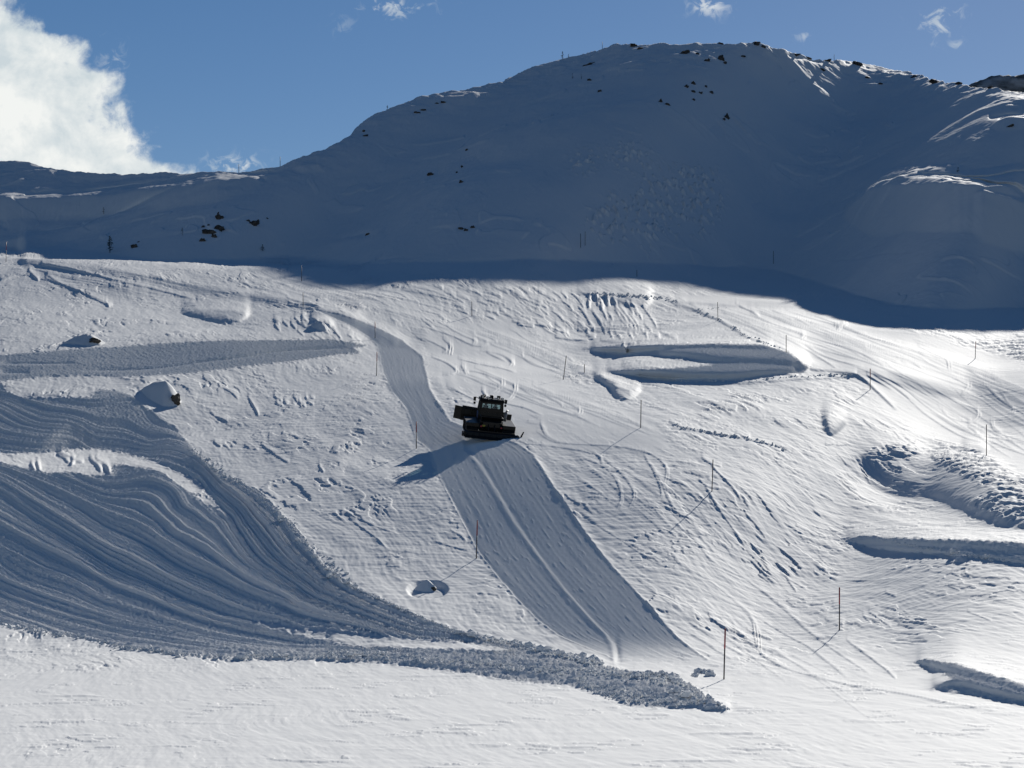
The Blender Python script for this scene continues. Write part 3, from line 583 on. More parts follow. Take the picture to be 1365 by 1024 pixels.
M_black = var(mat('black_paint', (.02, .02, .022), .4, .25), (.0025, .0025, .003), (.005, .005, .0055), 6)
M_rubber = var(mat('track_rubber', (.015, .015, .015), .8, .3), (.003, .003, .003), (.007, .007, .007), 12)
M_steel = var(mat('worn_steel', (.10, .10, .11), .5, .5, .6), (.006, .006, .007), (.014, .014, .015), 9)
M_grey = var(mat('grey_cover', (.2, .2, .2), .5, .4), (.14, .14, .145), (.22, .22, .23), 9)
M_blue = mat('blue_reflection_panel', (.02, .05, .16), .3, .5)  # bluish reflection on the cab side, put into the base colour
M_yellow = mat('yellow_sticker', (.30, .26, .03), .5, .4)
M_red = var(mat('red_pole_paint', (.30, .02, .03), .5, .4), (.22, .015, .02), (.34, .03, .04), 5)
M_pole = var(mat('dark_pole', (.04, .035, .035), .6, .3), (.03, .025, .025), (.06, .05, .05), 5)
M_chrome = mat('lamp_lens', (.75, .75, .72), .12, .6)
M_rock = var(mat('dark_rock', (.05, .045, .04), .85, .3), (.018, .017, .016), (.11, .095, .08), .9, 6, .8, 3)
M_bark = var(mat('bark', (.05, .035, .025), .9, .2), (.03, .022, .016), (.07, .05, .035), 8)
M_needle = var(mat('needles', (.05, .06, .035), .8, .2), (.022, .03, .018), (.06, .065, .04), 6)
M_glass = mat('cab_glass', (.75, .8, .8), .02, .5)
N, L, B = nodes(M_glass)
tr = N.new('ShaderNodeBsdfTransparent'); tr.inputs[0].default_value = (.72, .80, .80, 1); mx = N.new('ShaderNodeMixShader'); mx.inputs[0].default_value = .10
L.new(tr.outputs[0], mx.inputs[1]); L.new(B.outputs[0], mx.inputs[2]); L.new(mx.outputs[0], N['Material Output'].inputs['Surface'])

# ---------------------------------------------------------------- snow groomer
def snow_groomer(loc, rot):
    R = empty('snow_groomer', loc); R.rotation_euler = rot
    tag(R, 'black tracked snow groomer driving up the groomed strip with its blade tilted', 'snow groomer')
    rx = lambda deg, ax='X': Matrix.Rotation(math.radians(deg), 3, ax)
    # chassis and rear deck
    b = MB(); b.prism([(-2.5, .55), (2.35, .55), (2.6, .95), (2.3, 1.32), (.0, 1.40), (-2.35, 1.34), (-2.7, 1.0)], -1.15, 1.15, .05)
    b.box((0, -1.5, 1.44), (2.2, 1.9, .12)); b.box((0, -2.55, 1.25), (1.7, .22, .5))
    for sx in (-1, 1): b.box((sx*1.75, 0, 1.22), (1.3, 4.6, .08)); b.box((sx*1.75, -2.3, 1.06), (1.3, .08, .34))
    ch = b.build('chassis', M_black, R)
    b = MB(); b.box((-.75, -2.69, 1.12), (.28, .03, .16), bev=.01); b.build('sticker', M_yellow, ch)
    for sx in (-1, 1): b = MB(); b.box((sx*.98, -2.69, 1.05), (.16, .05, .16), bev=.02); b.build('tail_lamp', M_red, ch)
    # cargo rack rails
    b = MB()
    for sx in (-1.05, 1.05):
        b.tube((sx, -2.4, 1.5), (sx, -2.4, 1.95), .035).tube((sx, -.7, 1.5), (sx, -.7, 1.95), .035).tube((sx, -2.4, 1.95), (sx, -.7, 1.95), .035)
    b.tube((-1.05, -2.4, 1.95), (1.05, -2.4, 1.95), .035); b.build('deck_rail', M_steel, R)
    # tracks with wheels
    for sx in (-1, 1):
        x0, x1 = (sx*1.2, sx*2.35) if sx > 0 else (sx*2.35, sx*1.2)
        prof = []
        for k in range(13): t_ = math.radians(-90-15*k); prof.append((-1.95+.50*math.cos(t_), .52+.50*math.sin(t_)))
        for k in range(13): t_ = math.radians(90-15*k); prof.append((2.0+.44*math.cos(t_), .58+.44*math.sin(t_)))
        inner = [(y_*.985+(.0), .55+(z_-.55)*.88) for y_, z_ in prof]
        b = MB(); n = len(prof)
        va = [[b.bm.verts.new((xx, p[0], p[1])) for p in pr] for xx in (x0, x1) for pr in (prof, inner)]
        for i in range(n):
            j = (i+1) % n
            b.bm.faces.new((va[0][i], va[0][j], va[2][j], va[2][i])); b.bm.faces.new((va[1][i], va[3][i], va[3][j], va[1][j]))
            b.bm.faces.new((va[0][i], va[1][i], va[1][j], va[0][j])); b.bm.faces.new((va[2][i], va[2][j], va[3][j], va[3][i]))
        tk = b.build('track', M_rubber, R)
        b = MB(); per = []
        for i in range(n):
            p, q = Vector(prof[i]), Vector(prof[(i+1) % n]); L_ = (q-p).length; m_ = max(1, int(round(L_/.24)))
            for k in range(m_): per.append((p.lerp(q, (k+.5)/m_), math.atan2(q.y-p.y, q.x-p.x)))
        for c_, an in per: b.box((sx*1.775, c_.x, c_.y), (1.22, .05, .12), Matrix.Rotation(an, 3, 'X'), 0)
        b.build('cleat', M_steel, tk)['kind'] = 'stuff'
        for yy, rr, zz in ((-1.95, .42, .52), (-1.15, .34, .42), (-.35, .34, .42), (.45, .34, .42), (1.25, .34, .42), (2.0, .36, .58)):
            b = MB(); b.tube((sx*1.35, yy, zz), (sx*2.2, yy, zz), rr, seg=18); b.tube((sx*1.3, yy, zz), (sx*2.26, yy, zz), .12, seg=10); b.build('wheel', M_steel, tk)
    # cab: floor block, pillars, roof, see-through window openings
    cy0, cy1, w = -.55, 1.45, 1.22
    b = MB(); b.prism([(cy0, 1.4), (cy1+.35, 1.4), (cy1+.42, 1.85), (cy1+.25, 2.05), (cy0-.06, 2.22), (cy0-.12, 1.8)], -w, w, .06)
    for sx in (-1, 1):
        b.tube((sx*(w-.07), cy0, 2.1), (sx*(w-.16), cy0+.08, 3.3), .085, seg=8); b.tube((sx*(w-.07), cy1+.28, 1.95), (sx*(w-.18), cy1-.15, 3.3), .08, seg=8)
        b.tube((sx*(w-.05), .45, 2.1), (sx*(w-.15), .4, 3.3), .07, seg=8)
    b.box((0, cy0+.02, 2.36), (2.2, .10, .50)).box((0, cy0+.05, 3.10), (2.1, .08, .16)).box((-1.0, cy0+.05, 2.8), (.22, .08, .6)).box((1.0, cy0+.05, 2.8), (.22, .08, .6)); b.box((0, cy0+.04, 2.65), (.10, .08, 1.1))
    cab = b.build('cab', M_black, R)
    b = MB(); b.prism([(cy0-.1, 3.18), (cy1+.0, 3.18), (cy1+.15, 3.30), (cy1-.1, 3.48), (cy0+.05, 3.5), (cy0-.16, 3.38)], -w+.02, w-.02, .05); b.build('roof', M_black, cab)
    b = MB(); b.box((0, cy0+.03, 2.75), (2.15, .015, .85), bev=0); b.build('rear_window', M_glass, cab)
    b = MB(); b.box((0, cy1+.06, 2.62), (2.15, .015, 1.22), rx(20), 0); b.build('windscreen', M_glass, cab)
    for sx in (-1, 1):
        b = MB(); b.box((sx*(w-.10), .43, 2.66), (.015, 1.6, 1.0), rx(-sx*4, 'Y'), 0); b.build('side_window', M_glass, cab)
        b = MB(); b.box((sx*(w+.012), .45, 1.78), (.02, 1.25, .62), None, 0); b.build('door_panel', M_blue, cab)  # door panels carry the painted blue reflection
    for sx, dz in ((-.52, 0), (.42, -.03)):
        b = MB(); b.box((sx, .25, 2.05+dz), (.52, .5, .16)).box((sx, .0, 2.42+dz), (.50, .14, .72)).box((sx, .0, 2.88+dz), (.26, .12, .24)); b.build('seat', M_black, cab)
    b = MB(); b.tube((-.52, .95, 2.2), (-.52, .8, 2.55), .04); b.tube((-.52, .8, 2.55), (-.52, .78, 2.57), .2, seg=18); b.build('steering_wheel', M_black, cab)
    # lamps, beacon, aerial, mirrors
    for i, sx in enumerate((-.95, -.45, .55, .98)):
        b = MB(); b.tube((sx, cy0-.02, 3.46), (sx, cy0-.02, 3.60), .035); b.box((sx, cy0-.05, 3.66), (.24, .16, .18), None, .04); lm = b.build('work_lamp', M_black, R)
        b = MB(); b.tube((sx, cy0-.13, 3.66), (sx, cy0-.15, 3.66), .07); b.build('lens', M_chrome, lm)
    for sx in (-.7, .05, .75):
        b = MB(); b.box((sx, cy1-.3, 3.6), (.34, .2, .22), None, .05); b.build('front_lamp', M_black, R)
    b = MB(); b.tube((.08, .1, 3.48), (.08, .1, 3.62), .09).tube((.08, .1, 3.62), (.08, .1, 3.82), .075, .06); b.build('beacon', M_black, R, True)
    b = MB(); b.box((-.9, .3, 3.60), (.4, .5, .24), None, .06); b.build('air_unit', M_black, R)
    for sx in (-1, 1):
        b = MB(); b.tube((sx*1.1, cy1, 3.2), (sx*1.5, cy1+.1, 3.35), .03).tube((sx*1.5, cy1+.1, 3.35), (sx*1.52, cy1+.1, 2.6), .03)
        b.box((sx*1.55, cy1+.1, 3.15), (.26, .1, .38), None, .04).box((sx*1.53, cy1+.1, 2.75), (.22, .1, .2), None, .04); b.build('mirror', M_black, R)
    b = MB(); b.tube((1.42, -.35, 1.45), (1.5, -.35, 2.35), .17, .15, 16).tube((1.5, -.35, 2.35), (1.62, -.4, 2.55), .10, .09); b.build('exhaust', M_grey, R, True)
    # front blade, tilted
    T = Matrix.Rotation(math.radians(4), 3, 'Y')
    b = MB(); cz = 1.15
    prof = [(.0, -.55), (.22, -.5), (.10, -.2), (.05, .1), (.12, .42), (.26, .58), (.16, .62), (-.06, .40), (-.14, .0), (-.10, -.4)]
    b.prism(prof, -2.15, 2.15)
    for sx in (-1, 1):
        b.box((sx*2.5, .22, .0), (.78, .14, 1.05), Matrix.Rotation(math.radians(sx*24), 3, 'Z'), .04)
    for xx in (-2.0, -1.2, -.4, .4, 1.2, 2.0): b.box((xx, -.16, 0), (.07, .12, .9), None, .01)
    b.box((0, -.2, .5), (4.4, .07, .07)); b.box((0, -.2, -.32), (4.4, .1, .1))
    for q in b.bm.verts: q.co = T @ Vector((q.co.x, q.co.y, q.co.z*1.25))+Vector((-.4, 3.55, cz+.05))
    bl = b.build('blade', M_black, R)
    for sx in (-.75, .75):
        b = MB(); b.tube((sx, 2.2, .8), (sx, 3.4, 1.0), .09); b.build('blade_arm', M_steel, R)
        b = MB(); b.tube((sx*.6, 2.3, 1.2), (sx*.7, 3.4, 1.4), .06); b.build('blade_cylinder', M_steel, R)
    # rear tiller
    b = MB(); b.prism([(-.42, .10), (-.30, .52), (.05, .62), (.35, .42), (.38, .14)], -2.55, 2.55, .03)
    for sx in (-1, 1): b.box((sx*2.62, -.05, .34), (.12, .85, .56), None, .04)
    b.box((0, .1, .66), (4.6, .14, .12))
    for q in b.bm.verts: q.co += Vector((0, -3.5, .0))
    ti = b.build('tiller', M_black, R)
    b = MB(); b.prism([(-.40, .16), (-.95, .03), (-.97, .06), (-.42, .24)], -2.6, 2.6)
    for q in b.bm.verts: q.co += Vector((0, -3.5, 0))
    b.build('finisher_mat', M_rubber, ti)
    for xx in np.arange(-2.3, 2.4, .575): b = MB(); b.box((xx, -3.95, .36), (.06, .5, .05), rx(22), .01); b.build('rib', M_steel, ti)
    b = MB(); b.prism([(-.55, .1), (.1, .08), (.35, .55), (.25, 1.0), (.02, .62), (-.3, .35)], 2.72, 2.84, .01)
    for q in b.bm.verts: q.co += Vector((0, -3.5, 0)); q.co.x += max(0, q.co.z-.2)*.45
    b.build('side_flap', M_black, ti)
    b = MB(); b.prism([(-.5, .1), (.2, .08), (.3, .5), (.0, .52), (-.3, .35)], -2.84, -2.72, .01)
    for q in b.bm.verts: q.co += Vector((0, -3.5, 0))
    b.build('side_flap', M_black, ti)
    for sx in (-.6, .6):
        b = MB(); b.tube((sx, -2.5, .75), (sx, -3.4, .6), .08); b.build('lift_arm', M_steel, R)
        b = MB(); b.tube((sx*.5, -2.6, 1.3), (sx*.5, -3.4, .75), .055); b.build('lift_cylinder', M_steel, R)
    b = MB(); b.tube((-2.45, -2.3, 1.15), (-2.5, -2.3, .5), .04).tube((-2.45, -2.3, 1.15), (-2.0, -2.3, 1.2), .04)
    b.build('hose_bracket', M_steel, R)
    return R
P0 = at(650, 588)
px, py = P0.x, P0.y+3.6
yaw = math.radians(5)
f_ = Vector((-math.sin(yaw), math.cos(yaw))); r_ = Vector((math.cos(yaw), math.sin(yaw)))
zf, zb = ground_z(px+f_.x*2.2, py+f_.y*2.2), ground_z(px-f_.x*2.6, py-f_.y*2.6)
zr, zl = ground_z(px+r_.x*1.8, py+r_.y*1.8), ground_z(px-r_.x*1.8, py-r_.y*1.8)
fw = Vector((f_.x*4.8, f_.y*4.8, zf-zb)).normalized(); rt = Vector((r_.x*3.6, r_.y*3.6, min(zr-zl, -.36))); print('cat roll', zr-zl, 'pitch', zf-zb)
up = rt.cross(fw).normalized(); rt = fw.cross(up).normalized()
Rm = Matrix((rt, fw, up)).transposed()
zc_ = (zf+zb+zr+zl)/4
groomer = snow_groomer((px, py, zc_+.14), Rm.to_euler())

# ---------------------------------------------------------------- piste poles
def pole(uu, vb, vt, label, red=True, lean=0.0, group='piste marker poles'):
    p = at(uu, vb); H = max(.9, (vb-vt)*p.y/FP); r = .034*(1+.0012*p.y)
    R = empty('marker_pole', p); tag(R, label, 'piste pole', group)
    b = MB(); hl = H*(.60 if red else 1.0)
    b.tube((0, 0, -.35), (0, 0, hl), r, r*.95, 8)
    b.tube((0, 0, -.06), (0, 0, .03), r*1.7, r*1.2, 8) if red else None
    b.build('shaft', M_pole, R, True)
    if red:
        b = MB(); b.tube((0, 0, hl), (0, 0, H-.03), r*1.12, r*1.12, 8).tube((0, 0, H-.03), (0, 0, H), r*1.12, r*.5, 8); b.build('sleeve', M_red, R, True)
    R.rotation_euler = (0, math.radians(lean), 0)
    return R
PL = [(635, 745, 694, 'red topped pole at the left edge of the groomed strip, below the groomer', 1, 1.5),
 (965, 906, 838, 'tall pole at the foot of the slope, right of where the groomed strip ends', 1, 1.5),
 (1119, 840, 783, 'pole low on the right slope with a long thin shadow below it', 1, 0),
 (949, 655, 613, 'slightly bent looking pole beside a line of dark drift edges on the mid right slope', 0, 2),
 (1160, 520, 492, 'pole where the upper right piste breaks over its crest', 1, 0),
 (854, 571, 534, 'pole on the open snow right of the groomer', 0, 1),
 (751, 507, 475, 'leaning pole above and right of the groomer, left of the dark wind scoop', 0, 7),
 (779, 497, 486, 'short stub pole just above the dark wind scoop', 0, 0),
 (629, 422, 402, 'pole with a long shadow in the scratched snow below the mountain shadow', 0, 0),
 (555, 598, 562, 'red topped pole at the left edge of the strip, level with the groomer', 1, 0),
 (502, 501, 469, 'pole left of the bright hump of the groomed strip', 1, 1),
 (500, 451, 429, 'reddish pole standing inside the upper bend of the groomed strip', 1, 0),
 (404, 409, 390, 'pole at the lower side of the upper left piste', 0, 0),
 (402, 375, 354, 'pole standing against the mountain shadow above the upper left piste', 0, 0),
 (8, 350, 323, 'pole at the far left end of the bright hill edge', 1, 1),
 (1048, 470, 447, 'pole beside the piste, above the right tip of the dark tilled bay', 0, 0),
 (957, 428, 403, 'pole at the lit top of the right piste near the shadow edge', 0, -1),
 (1315, 608, 567, 'pole right of the large blue hollow', 0, 0),
 (1300, 478, 455, 'pole at the far right against the edge of the mountain shadow', 1, 2),
 (774, 331, 312, 'left one of two poles standing close together in the mountain shadow', 0, 0),
 (780, 328, 309, 'right one of two poles standing close together in the mountain shadow', 0, 0),
 (1031, 352, 335, 'lone pole in the mountain shadow above the lit top of the right piste', 0, 0),
 (849, 369, 360, 'small pole in the shadow just above the snow mound', 0, 0)]
for q in PL: pole(*q[:4], red=bool(q[4]), lean=q[5])
for uu, H, lb in ((803, 2.2, 'tiny pole on the mountain skyline left of the summit'), (1112, 2.0, 'tiny pole on the skyline right of the summit'), (373, 2.4, 'pole on the low left part of the skyline where the ridge starts to climb'), (318, 2.2, 'pole on the saddle skyline below the small wisp of cloud')):
    i = int(np.argmin(abs(gu-uu))); p = Vector((x[-1, i], y[-1, i], z[-1, i]-.1)); R = empty('marker_pole', p); tag(R, lb, 'piste pole', 'piste marker poles')
    b = MB(); b.tube((0, 0, 0), (0, 0, H), .07, .06, 8).tube((0, 0, H), (0, 0, H+.05), .06, .02, 8); b.build('shaft', M_pole, R, True)

# ---------------------------------------------------------------- rocks
def blob(b, c, d, seed, rough=.35, sub=2, flat=.0):
    r = bmesh.ops.create_icosphere(b.bm, subdivisions=sub, radius=1.0); rs = np.random.default_rng(seed)
    o = rs.uniform(0, 50, 3); rz = Matrix.Rotation(rs.uniform(0, 6.28), 3, 'Z')
    planes = [Vector(rs.normal(size=3)).normalized() for _ in range(9)]
    for q in r['verts']:
        n_ = q.co.normalized(); k = 1.0
        for pl in planes:
            t_ = n_.dot(pl)
            if t_ > .62: k = min(k, .62/t_+.05)
        k *= 1+rough*float(noise(np.float32(n_.x*1.7+o[0]), np.float32(n_.y*1.7+n_.z*1.3+o[1])))
        p = rz @ (n_*k); q.co = Vector((p.x*d[0], p.y*d[1], p.z*d[2]))+Vector(c)
sd_ = 100
def outcrop(spots, label, group='dark rock outcrops on the snow'):
    """spots: (column, row, width, height) of every stone of one outcrop"""
    global sd_
    c = at(*spots[0][:2]); R = empty('rock_outcrop', c) if len(spots) > 1 else None
    for (uu, vv, w_, h_) in spots:
        p = at(uu, vv+h_*.3)-c; k = c.y/FP; wm, hm = w_*k*.5, h_*k*.62; sd_ += 1
        b = MB(); blob(b, (0, 0, hm*.2), (wm*1.05, wm*.75, hm*1.0), sd_, .75, 3)
        o = b.build('rock', M_rock, R); o.location = p if R else c
        o.rotation_euler = (0, .35*((sd_*13) % 5-2)/2, 0)
    tag(R or o, label, 'rock', group); return R or o
OC = [([(278, 309, 15, 8), (293, 304, 13, 9), (285, 314, 9, 6), (270, 320, 7, 6)], 'largest cluster of black rocks low on the left shaded slope'),
 ([(292, 290, 9, 7), (291, 284, 3, 4)], 'single pointed rock just above the large left rock cluster'),
 ([(271, 302, 5, 4), (278, 300, 4, 3)], 'two little stones at the upper left rim of the large left rock cluster'),
 ([(179, 330, 11, 6)], 'slanting dark rock right of the little conifer'), ([(185, 323, 3, 2)], 'pebble sized stone above the slanting rock near the conifer'),
 ([(338, 297, 12, 7), (331, 294, 6, 3), (344, 294, 4, 4)], 'jagged black rock right of the large left rock cluster'), ([(356, 292, 3, 2)], 'tiny stone right of the jagged black rock'),
 ([(490, 314, 7, 3)], 'small rock at the head of a pale snow streak, low centre left of the mountain'),
 ([(614, 305, 9, 4), (621, 307, 5, 4), (630, 303, 7, 4)], 'broken row of black rocks low on the middle of the mountain'),
 ([(574, 234, 8, 5)], 'dark rock alone on the left middle of the mountain face'), ([(616, 222, 3, 5), (609, 230, 3, 3)], 'pair of small upright stones in the middle of the mountain face'),
 ([(615, 244, 6, 4)], 'small slanting rock under the pair of upright stones'), ([(622, 201, 4, 3)], 'highest small stone above the pair of upright stones'),
 ([(485, 175, 4, 4), (487, 181, 7, 3)], 'two rocks below the corner where the left ridge turns'), ([(555, 150, 9, 2.5), (564, 147, 8, 2.5)], 'thin rock band on the left ridge'),
 ([(591, 136, 9, 3.5), (582, 138, 5, 2)], 'rock band at the left end of a pale snow strip on the ridge'), ([(785, 87, 15, 2.5)], 'thin flat rock band left of the summit plateau'),
 ([(786, 108, 7, 3)], 'small rock below the flat band left of the summit plateau'), ([(799, 123, 6, 4)], 'rock with a snow tail, below the left summit shoulder'),
 ([(846, 61, 11, 5), (853, 65, 7, 4)], 'rocks on the left end of the summit plateau'), ([(913, 70, 15, 5), (930, 72, 6, 3)], 'rocks just under the middle of the summit plateau'),
 ([(881, 135, 5, 5), (890, 139, 9, 3)], 'angled rocks left of the scattered upper rock field'), ([(915, 115, 7, 4), (925, 112, 6, 5), (924, 122, 7, 4), (934, 124, 5, 4), (948, 123, 6, 4), (941, 116, 4, 3), (925, 133, 4, 4)], 'scattered rock field high in the middle of the mountain'),
 ([(969, 156, 7, 7), (965, 159, 4, 4)], 'square dark rock above a white triangle of snow'), ([(961, 78, 9, 8), (966, 84, 5, 4)], 'steep rock below the main summit'), ([(943, 82, 9, 4)], 'slanting rock left of the steep rock below the summit'),
 ([(961, 58, 8, 2.5)], 'thin rock on the skyline left of the main summit'), ([(1008, 58, 12, 5), (1017, 62, 7, 4)], 'rocky tip of the main summit'), ([(990, 76, 9, 2.5)], 'flat rock band right of the steep rock below the summit'),
 ([(1061, 73, 10, 3.5), (1077, 77, 8, 3)], 'rocks on the skyline right of the main summit'), ([(1103, 81, 13, 3)], 'low rock rib on the right part of the skyline'), ([(1143, 88, 15, 4)], 'long rock band at the top of the right shoulder'),
 ([(1157, 104, 6, 3), (1173, 112, 7, 3)], 'two rocks below the right shoulder'), ([(1096, 94, 8, 3)], 'rock below the rib on the right part of the skyline'), ([(1219, 104, 10, 3)], 'small rock on the skyline of the right shoulder'),
 ([(1247, 111, 18, 5)], 'long brown rock wall on the right skyline'), ([(1279, 113, 10, 3)], 'small rocks just right of the long brown rock wall'), ([(1346, 170, 10, 3)], 'dark rock in the bright patch at the right edge of the mountain'),
 ([(1320, 118, 10, 4)], 'black rocks at the foot of the dark knoll on the right skyline')]
for sp_, lb in OC: outcrop(sp_, lb)

# ---------------------------------------------------------------- snow capped boulders on the sunny slope
def dome(b, w, d, h, seed, lean=0.0, n=30):
    """rounded drift on the ground, long slope to the left and a short one to the right when lean > 0"""
    ring = []; rs = np.random.default_rng(seed); o = rs.uniform(0, 40, 2)
    for i in range(n+1):
        rr = i/n; row = []
        for j in range(n*2):
            an = math.pi*j/n; c_, s_ = math.cos(an), math.sin(an)
            k = 1+.12*float(noise(np.float32(c_*1.3+o[0]), np.float32(s_*1.3+o[1])))
            prof = (1-rr**1.6)**1.35
            X = w*rr*k*c_; X = X*(1+lean*1.2 if X < 0 else 1-lean*.6)+lean*w*.45
            row.append(b.bm.verts.new((X, d*rr*k*s_, h*prof*(1+.10*float(noise(np.float32(X/w*2+o[1]), np.float32(rr*s_*2+o[0]))))-.4*rr**8)))
        ring.append(row)
    for i in range(n):
        for j in range(n*2):
            j2 = (j+1) % (n*2)
            b.bm.faces.new((ring[i][j], ring[i+1][j], ring[i+1][j2], ring[i][j2]))
    bmesh.ops.remove_doubles(b.bm, verts=b.bm.verts, dist=.0005)
def boulder(uu, vv, wpx, hpx, label, rock=None, lean=0.0, depth=1.0, seed=1):
    p = at(uu, vv); k = p.y/FP; R = empty('snowy_boulder', p); tag(R, label, 'boulder', 'snow covered boulders')
    b = MB(); w = wpx*k*.5; d = w*depth; dome(b, w, d, 1.0, seed, lean)
    H = hpx*k*.74
    for q in b.bm.verts:
        g = ground_z(p.x+q.co.x, p.y+d*.35+q.co.y); q.co = Vector((q.co.x, q.co.y+d*.35, g-p.z+q.co.z*H))
    if sum(f.normal.z for f in b.bm.faces) == 0: b.bm.normal_update()
    b.bm.normal_update()
    if sum(f.normal.z for f in b.bm.faces) < 0: bmesh.ops.reverse_faces(b.bm, faces=b.bm.faces)
    b.build('snow_cap', M_snow, R, True, False)
    if rock:
        for (du, dv, rw, rh) in rock:
            b = MB(); blob(b, (0, 0, 0), (rw*k*.5, rw*k*.45, rh*k*.55), seed+50, .6, 3); o = b.build('rock_face', M_rock, R)
            ry_ = -d*.12; o.location = (du*k, ry_, ground_z(p.x+du*k, p.y+ry_)-p.z+dv*k*.62)
    return R
boulder(214, 535, 58, 33, 'big snow covered boulder above the tilled bank with a black rock showing at its right', [(21, 12, 15, 14)], .28, 1.6, 3)
boulder(112, 459, 62, 17, 'low snow covered boulder with a dark rock face above the tilled track on the left', [(12, 7, 19, 9)], .15, 1.1, 5)
boulder(568, 788, 34, 17, 'round snow capped boulder in a shallow pit left of the lower groomed strip', [(10, 3, 9, 7)], .05, 1.2, 8)
boulder(427, 438, 27, 11, 'small pointed snow mound inside the bend of the groomed strip', None, .1, 1.5, 12)
boulder(1283, 748, 20, 9, 'small snow mound in front of the dark cut on the right', None, .1, 1.5, 14)

# ---------------------------------------------------------------- little trees
def conifer(p, H, label, dens=1.0, wid=.32, cat='tree', name='conifer'):
    R = empty(name, p); tag(R, label, cat, 'small bare conifers')
    rs = np.random.default_rng(int(H*1000)+7); b = MB(); b.tube((0, 0, -.2), (.02, 0, H*.6), .035*H/2+.02, .02, 7).tube((.02, 0, H*.6), (0, 0, H), .02, .006, 6)
    b.build('trunk', M_bark, R)
    b = MB()
    for i in range(int(46*dens)):
        t_ = rs.uniform(.12, .97); an = rs.uniform(0, 6.28); Lb = H*wid*(1-t_)**.8*rs.uniform(.5, 1.1)+.05
        a_ = Vector((0, 0, H*t_)); e = a_+Vector((math.cos(an)*Lb, math.sin(an)*Lb, Lb*rs.uniform(-.15, .25)))
        b.tube(a_, e, .012+.006*H/3, .004, 4)
        for k in range(int(9*dens)):
            s_ = rs.uniform(.25, 1); c_ = a_.lerp(e, s_); q = Vector(rs.normal(size=3))*.07*H/2.4; q2 = Vector(rs.normal(size=3))*.07*H/2.4
            f_ = [b.bm.verts.new(c_), b.bm.verts.new(c_+q), b.bm.verts.new(c_+q2)]; b.bm.faces.new(f_)
    b.build('crown', M_needle, R)
    return R
def tree_at(uu, vb, vt, label, **k):
    p = at(uu, vb); return conifer(p, (vb-vt)*p.y/FP, label, **k)
tree_at(146.5, 337, 314, 'small dark conifer above the bright hill edge on the left')
tree_at(243, 314, 303, 'faint little conifer left of the large rock cluster', dens=.5)
tree_at(138, 286, 276, 'faint little conifer beside the pale line across the left slope', dens=.5)
tree_at(350, 335, 326, 'low bush at the foot of the mountain above the upper left piste', wid=.55, name='bush')
tree_at(763, 106, 98, 'tiny conifer below the skyline left of the summit', dens=.5)
tree_at(775, 106, 99, 'tiny thin conifer right beside another, below the skyline left of the summit', dens=.35)
tree_at(1277, 230, 222, 'small conifer beside the bright curved ridge on the right', dens=.8)
for uu, H, lb in ((750, 2.4, 'small conifer standing on the mountain skyline'), (758, 1.2, 'stunted conifer right beside the skyline conifer'), (516, 1.4, 'tiny conifer on the left ridge skyline')):
    i = int(np.argmin(abs(gu-uu))); conifer(Vector((x[-1, i], y[-1, i], z[-1, i]-.2)), H, lb, dens=.9)

# ---------------------------------------------------------------- rocky knoll beyond the skyline on the right
def knoll():
    n, m_ = 90, 30; i = int(np.argmin(abs(gu-1340))); yk = float(y[-1, i])+45
    X = np.linspace((1262-UC)/FP*yk, (1600-UC)/FP*yk, n); Y = np.linspace(yk-25, yk+40, m_)
    top = np.interp(X/yk*FP+UC, [1262, 1290, 1305, 1322, 1345, 1370, 1420, 1600], [128, 114, 107, 102, 101, 103, 110, 140])
    vs = []
    for j in range(m_):
        e = math.exp(-((Y[j]-yk)/18)**2)
        for k in range(n):
            zt = (VH-top[k])/FP*yk; vs.append((X[k], Y[j], zt-(1-e)*22+1.1*float(fbm(np.float32(X[k]/5), np.float32(Y[j]/5), 3, 141))*e))
    fs = [(j*n+k, j*n+k+1, (j+1)*n+k+1, (j+1)*n+k) for j in range(m_-1) for k in range(n-1)]
    me_ = bpy.data.meshes.new('hill'); me_.from_pydata(vs, [], fs); me_.polygons.foreach_set('use_smooth', [True]*len(fs))
    o = bpy.data.objects.new('hill', me_); COL.objects.link(o); o['kind'] = 'structure'; me_.materials.append(M_knoll)
M_knoll = var(mat('windswept_ground', (.2, .2, .2), .9, .1), (.06, .055, .045), (.42, .42, .42), .25, 6, .6, 1.5)
knoll()

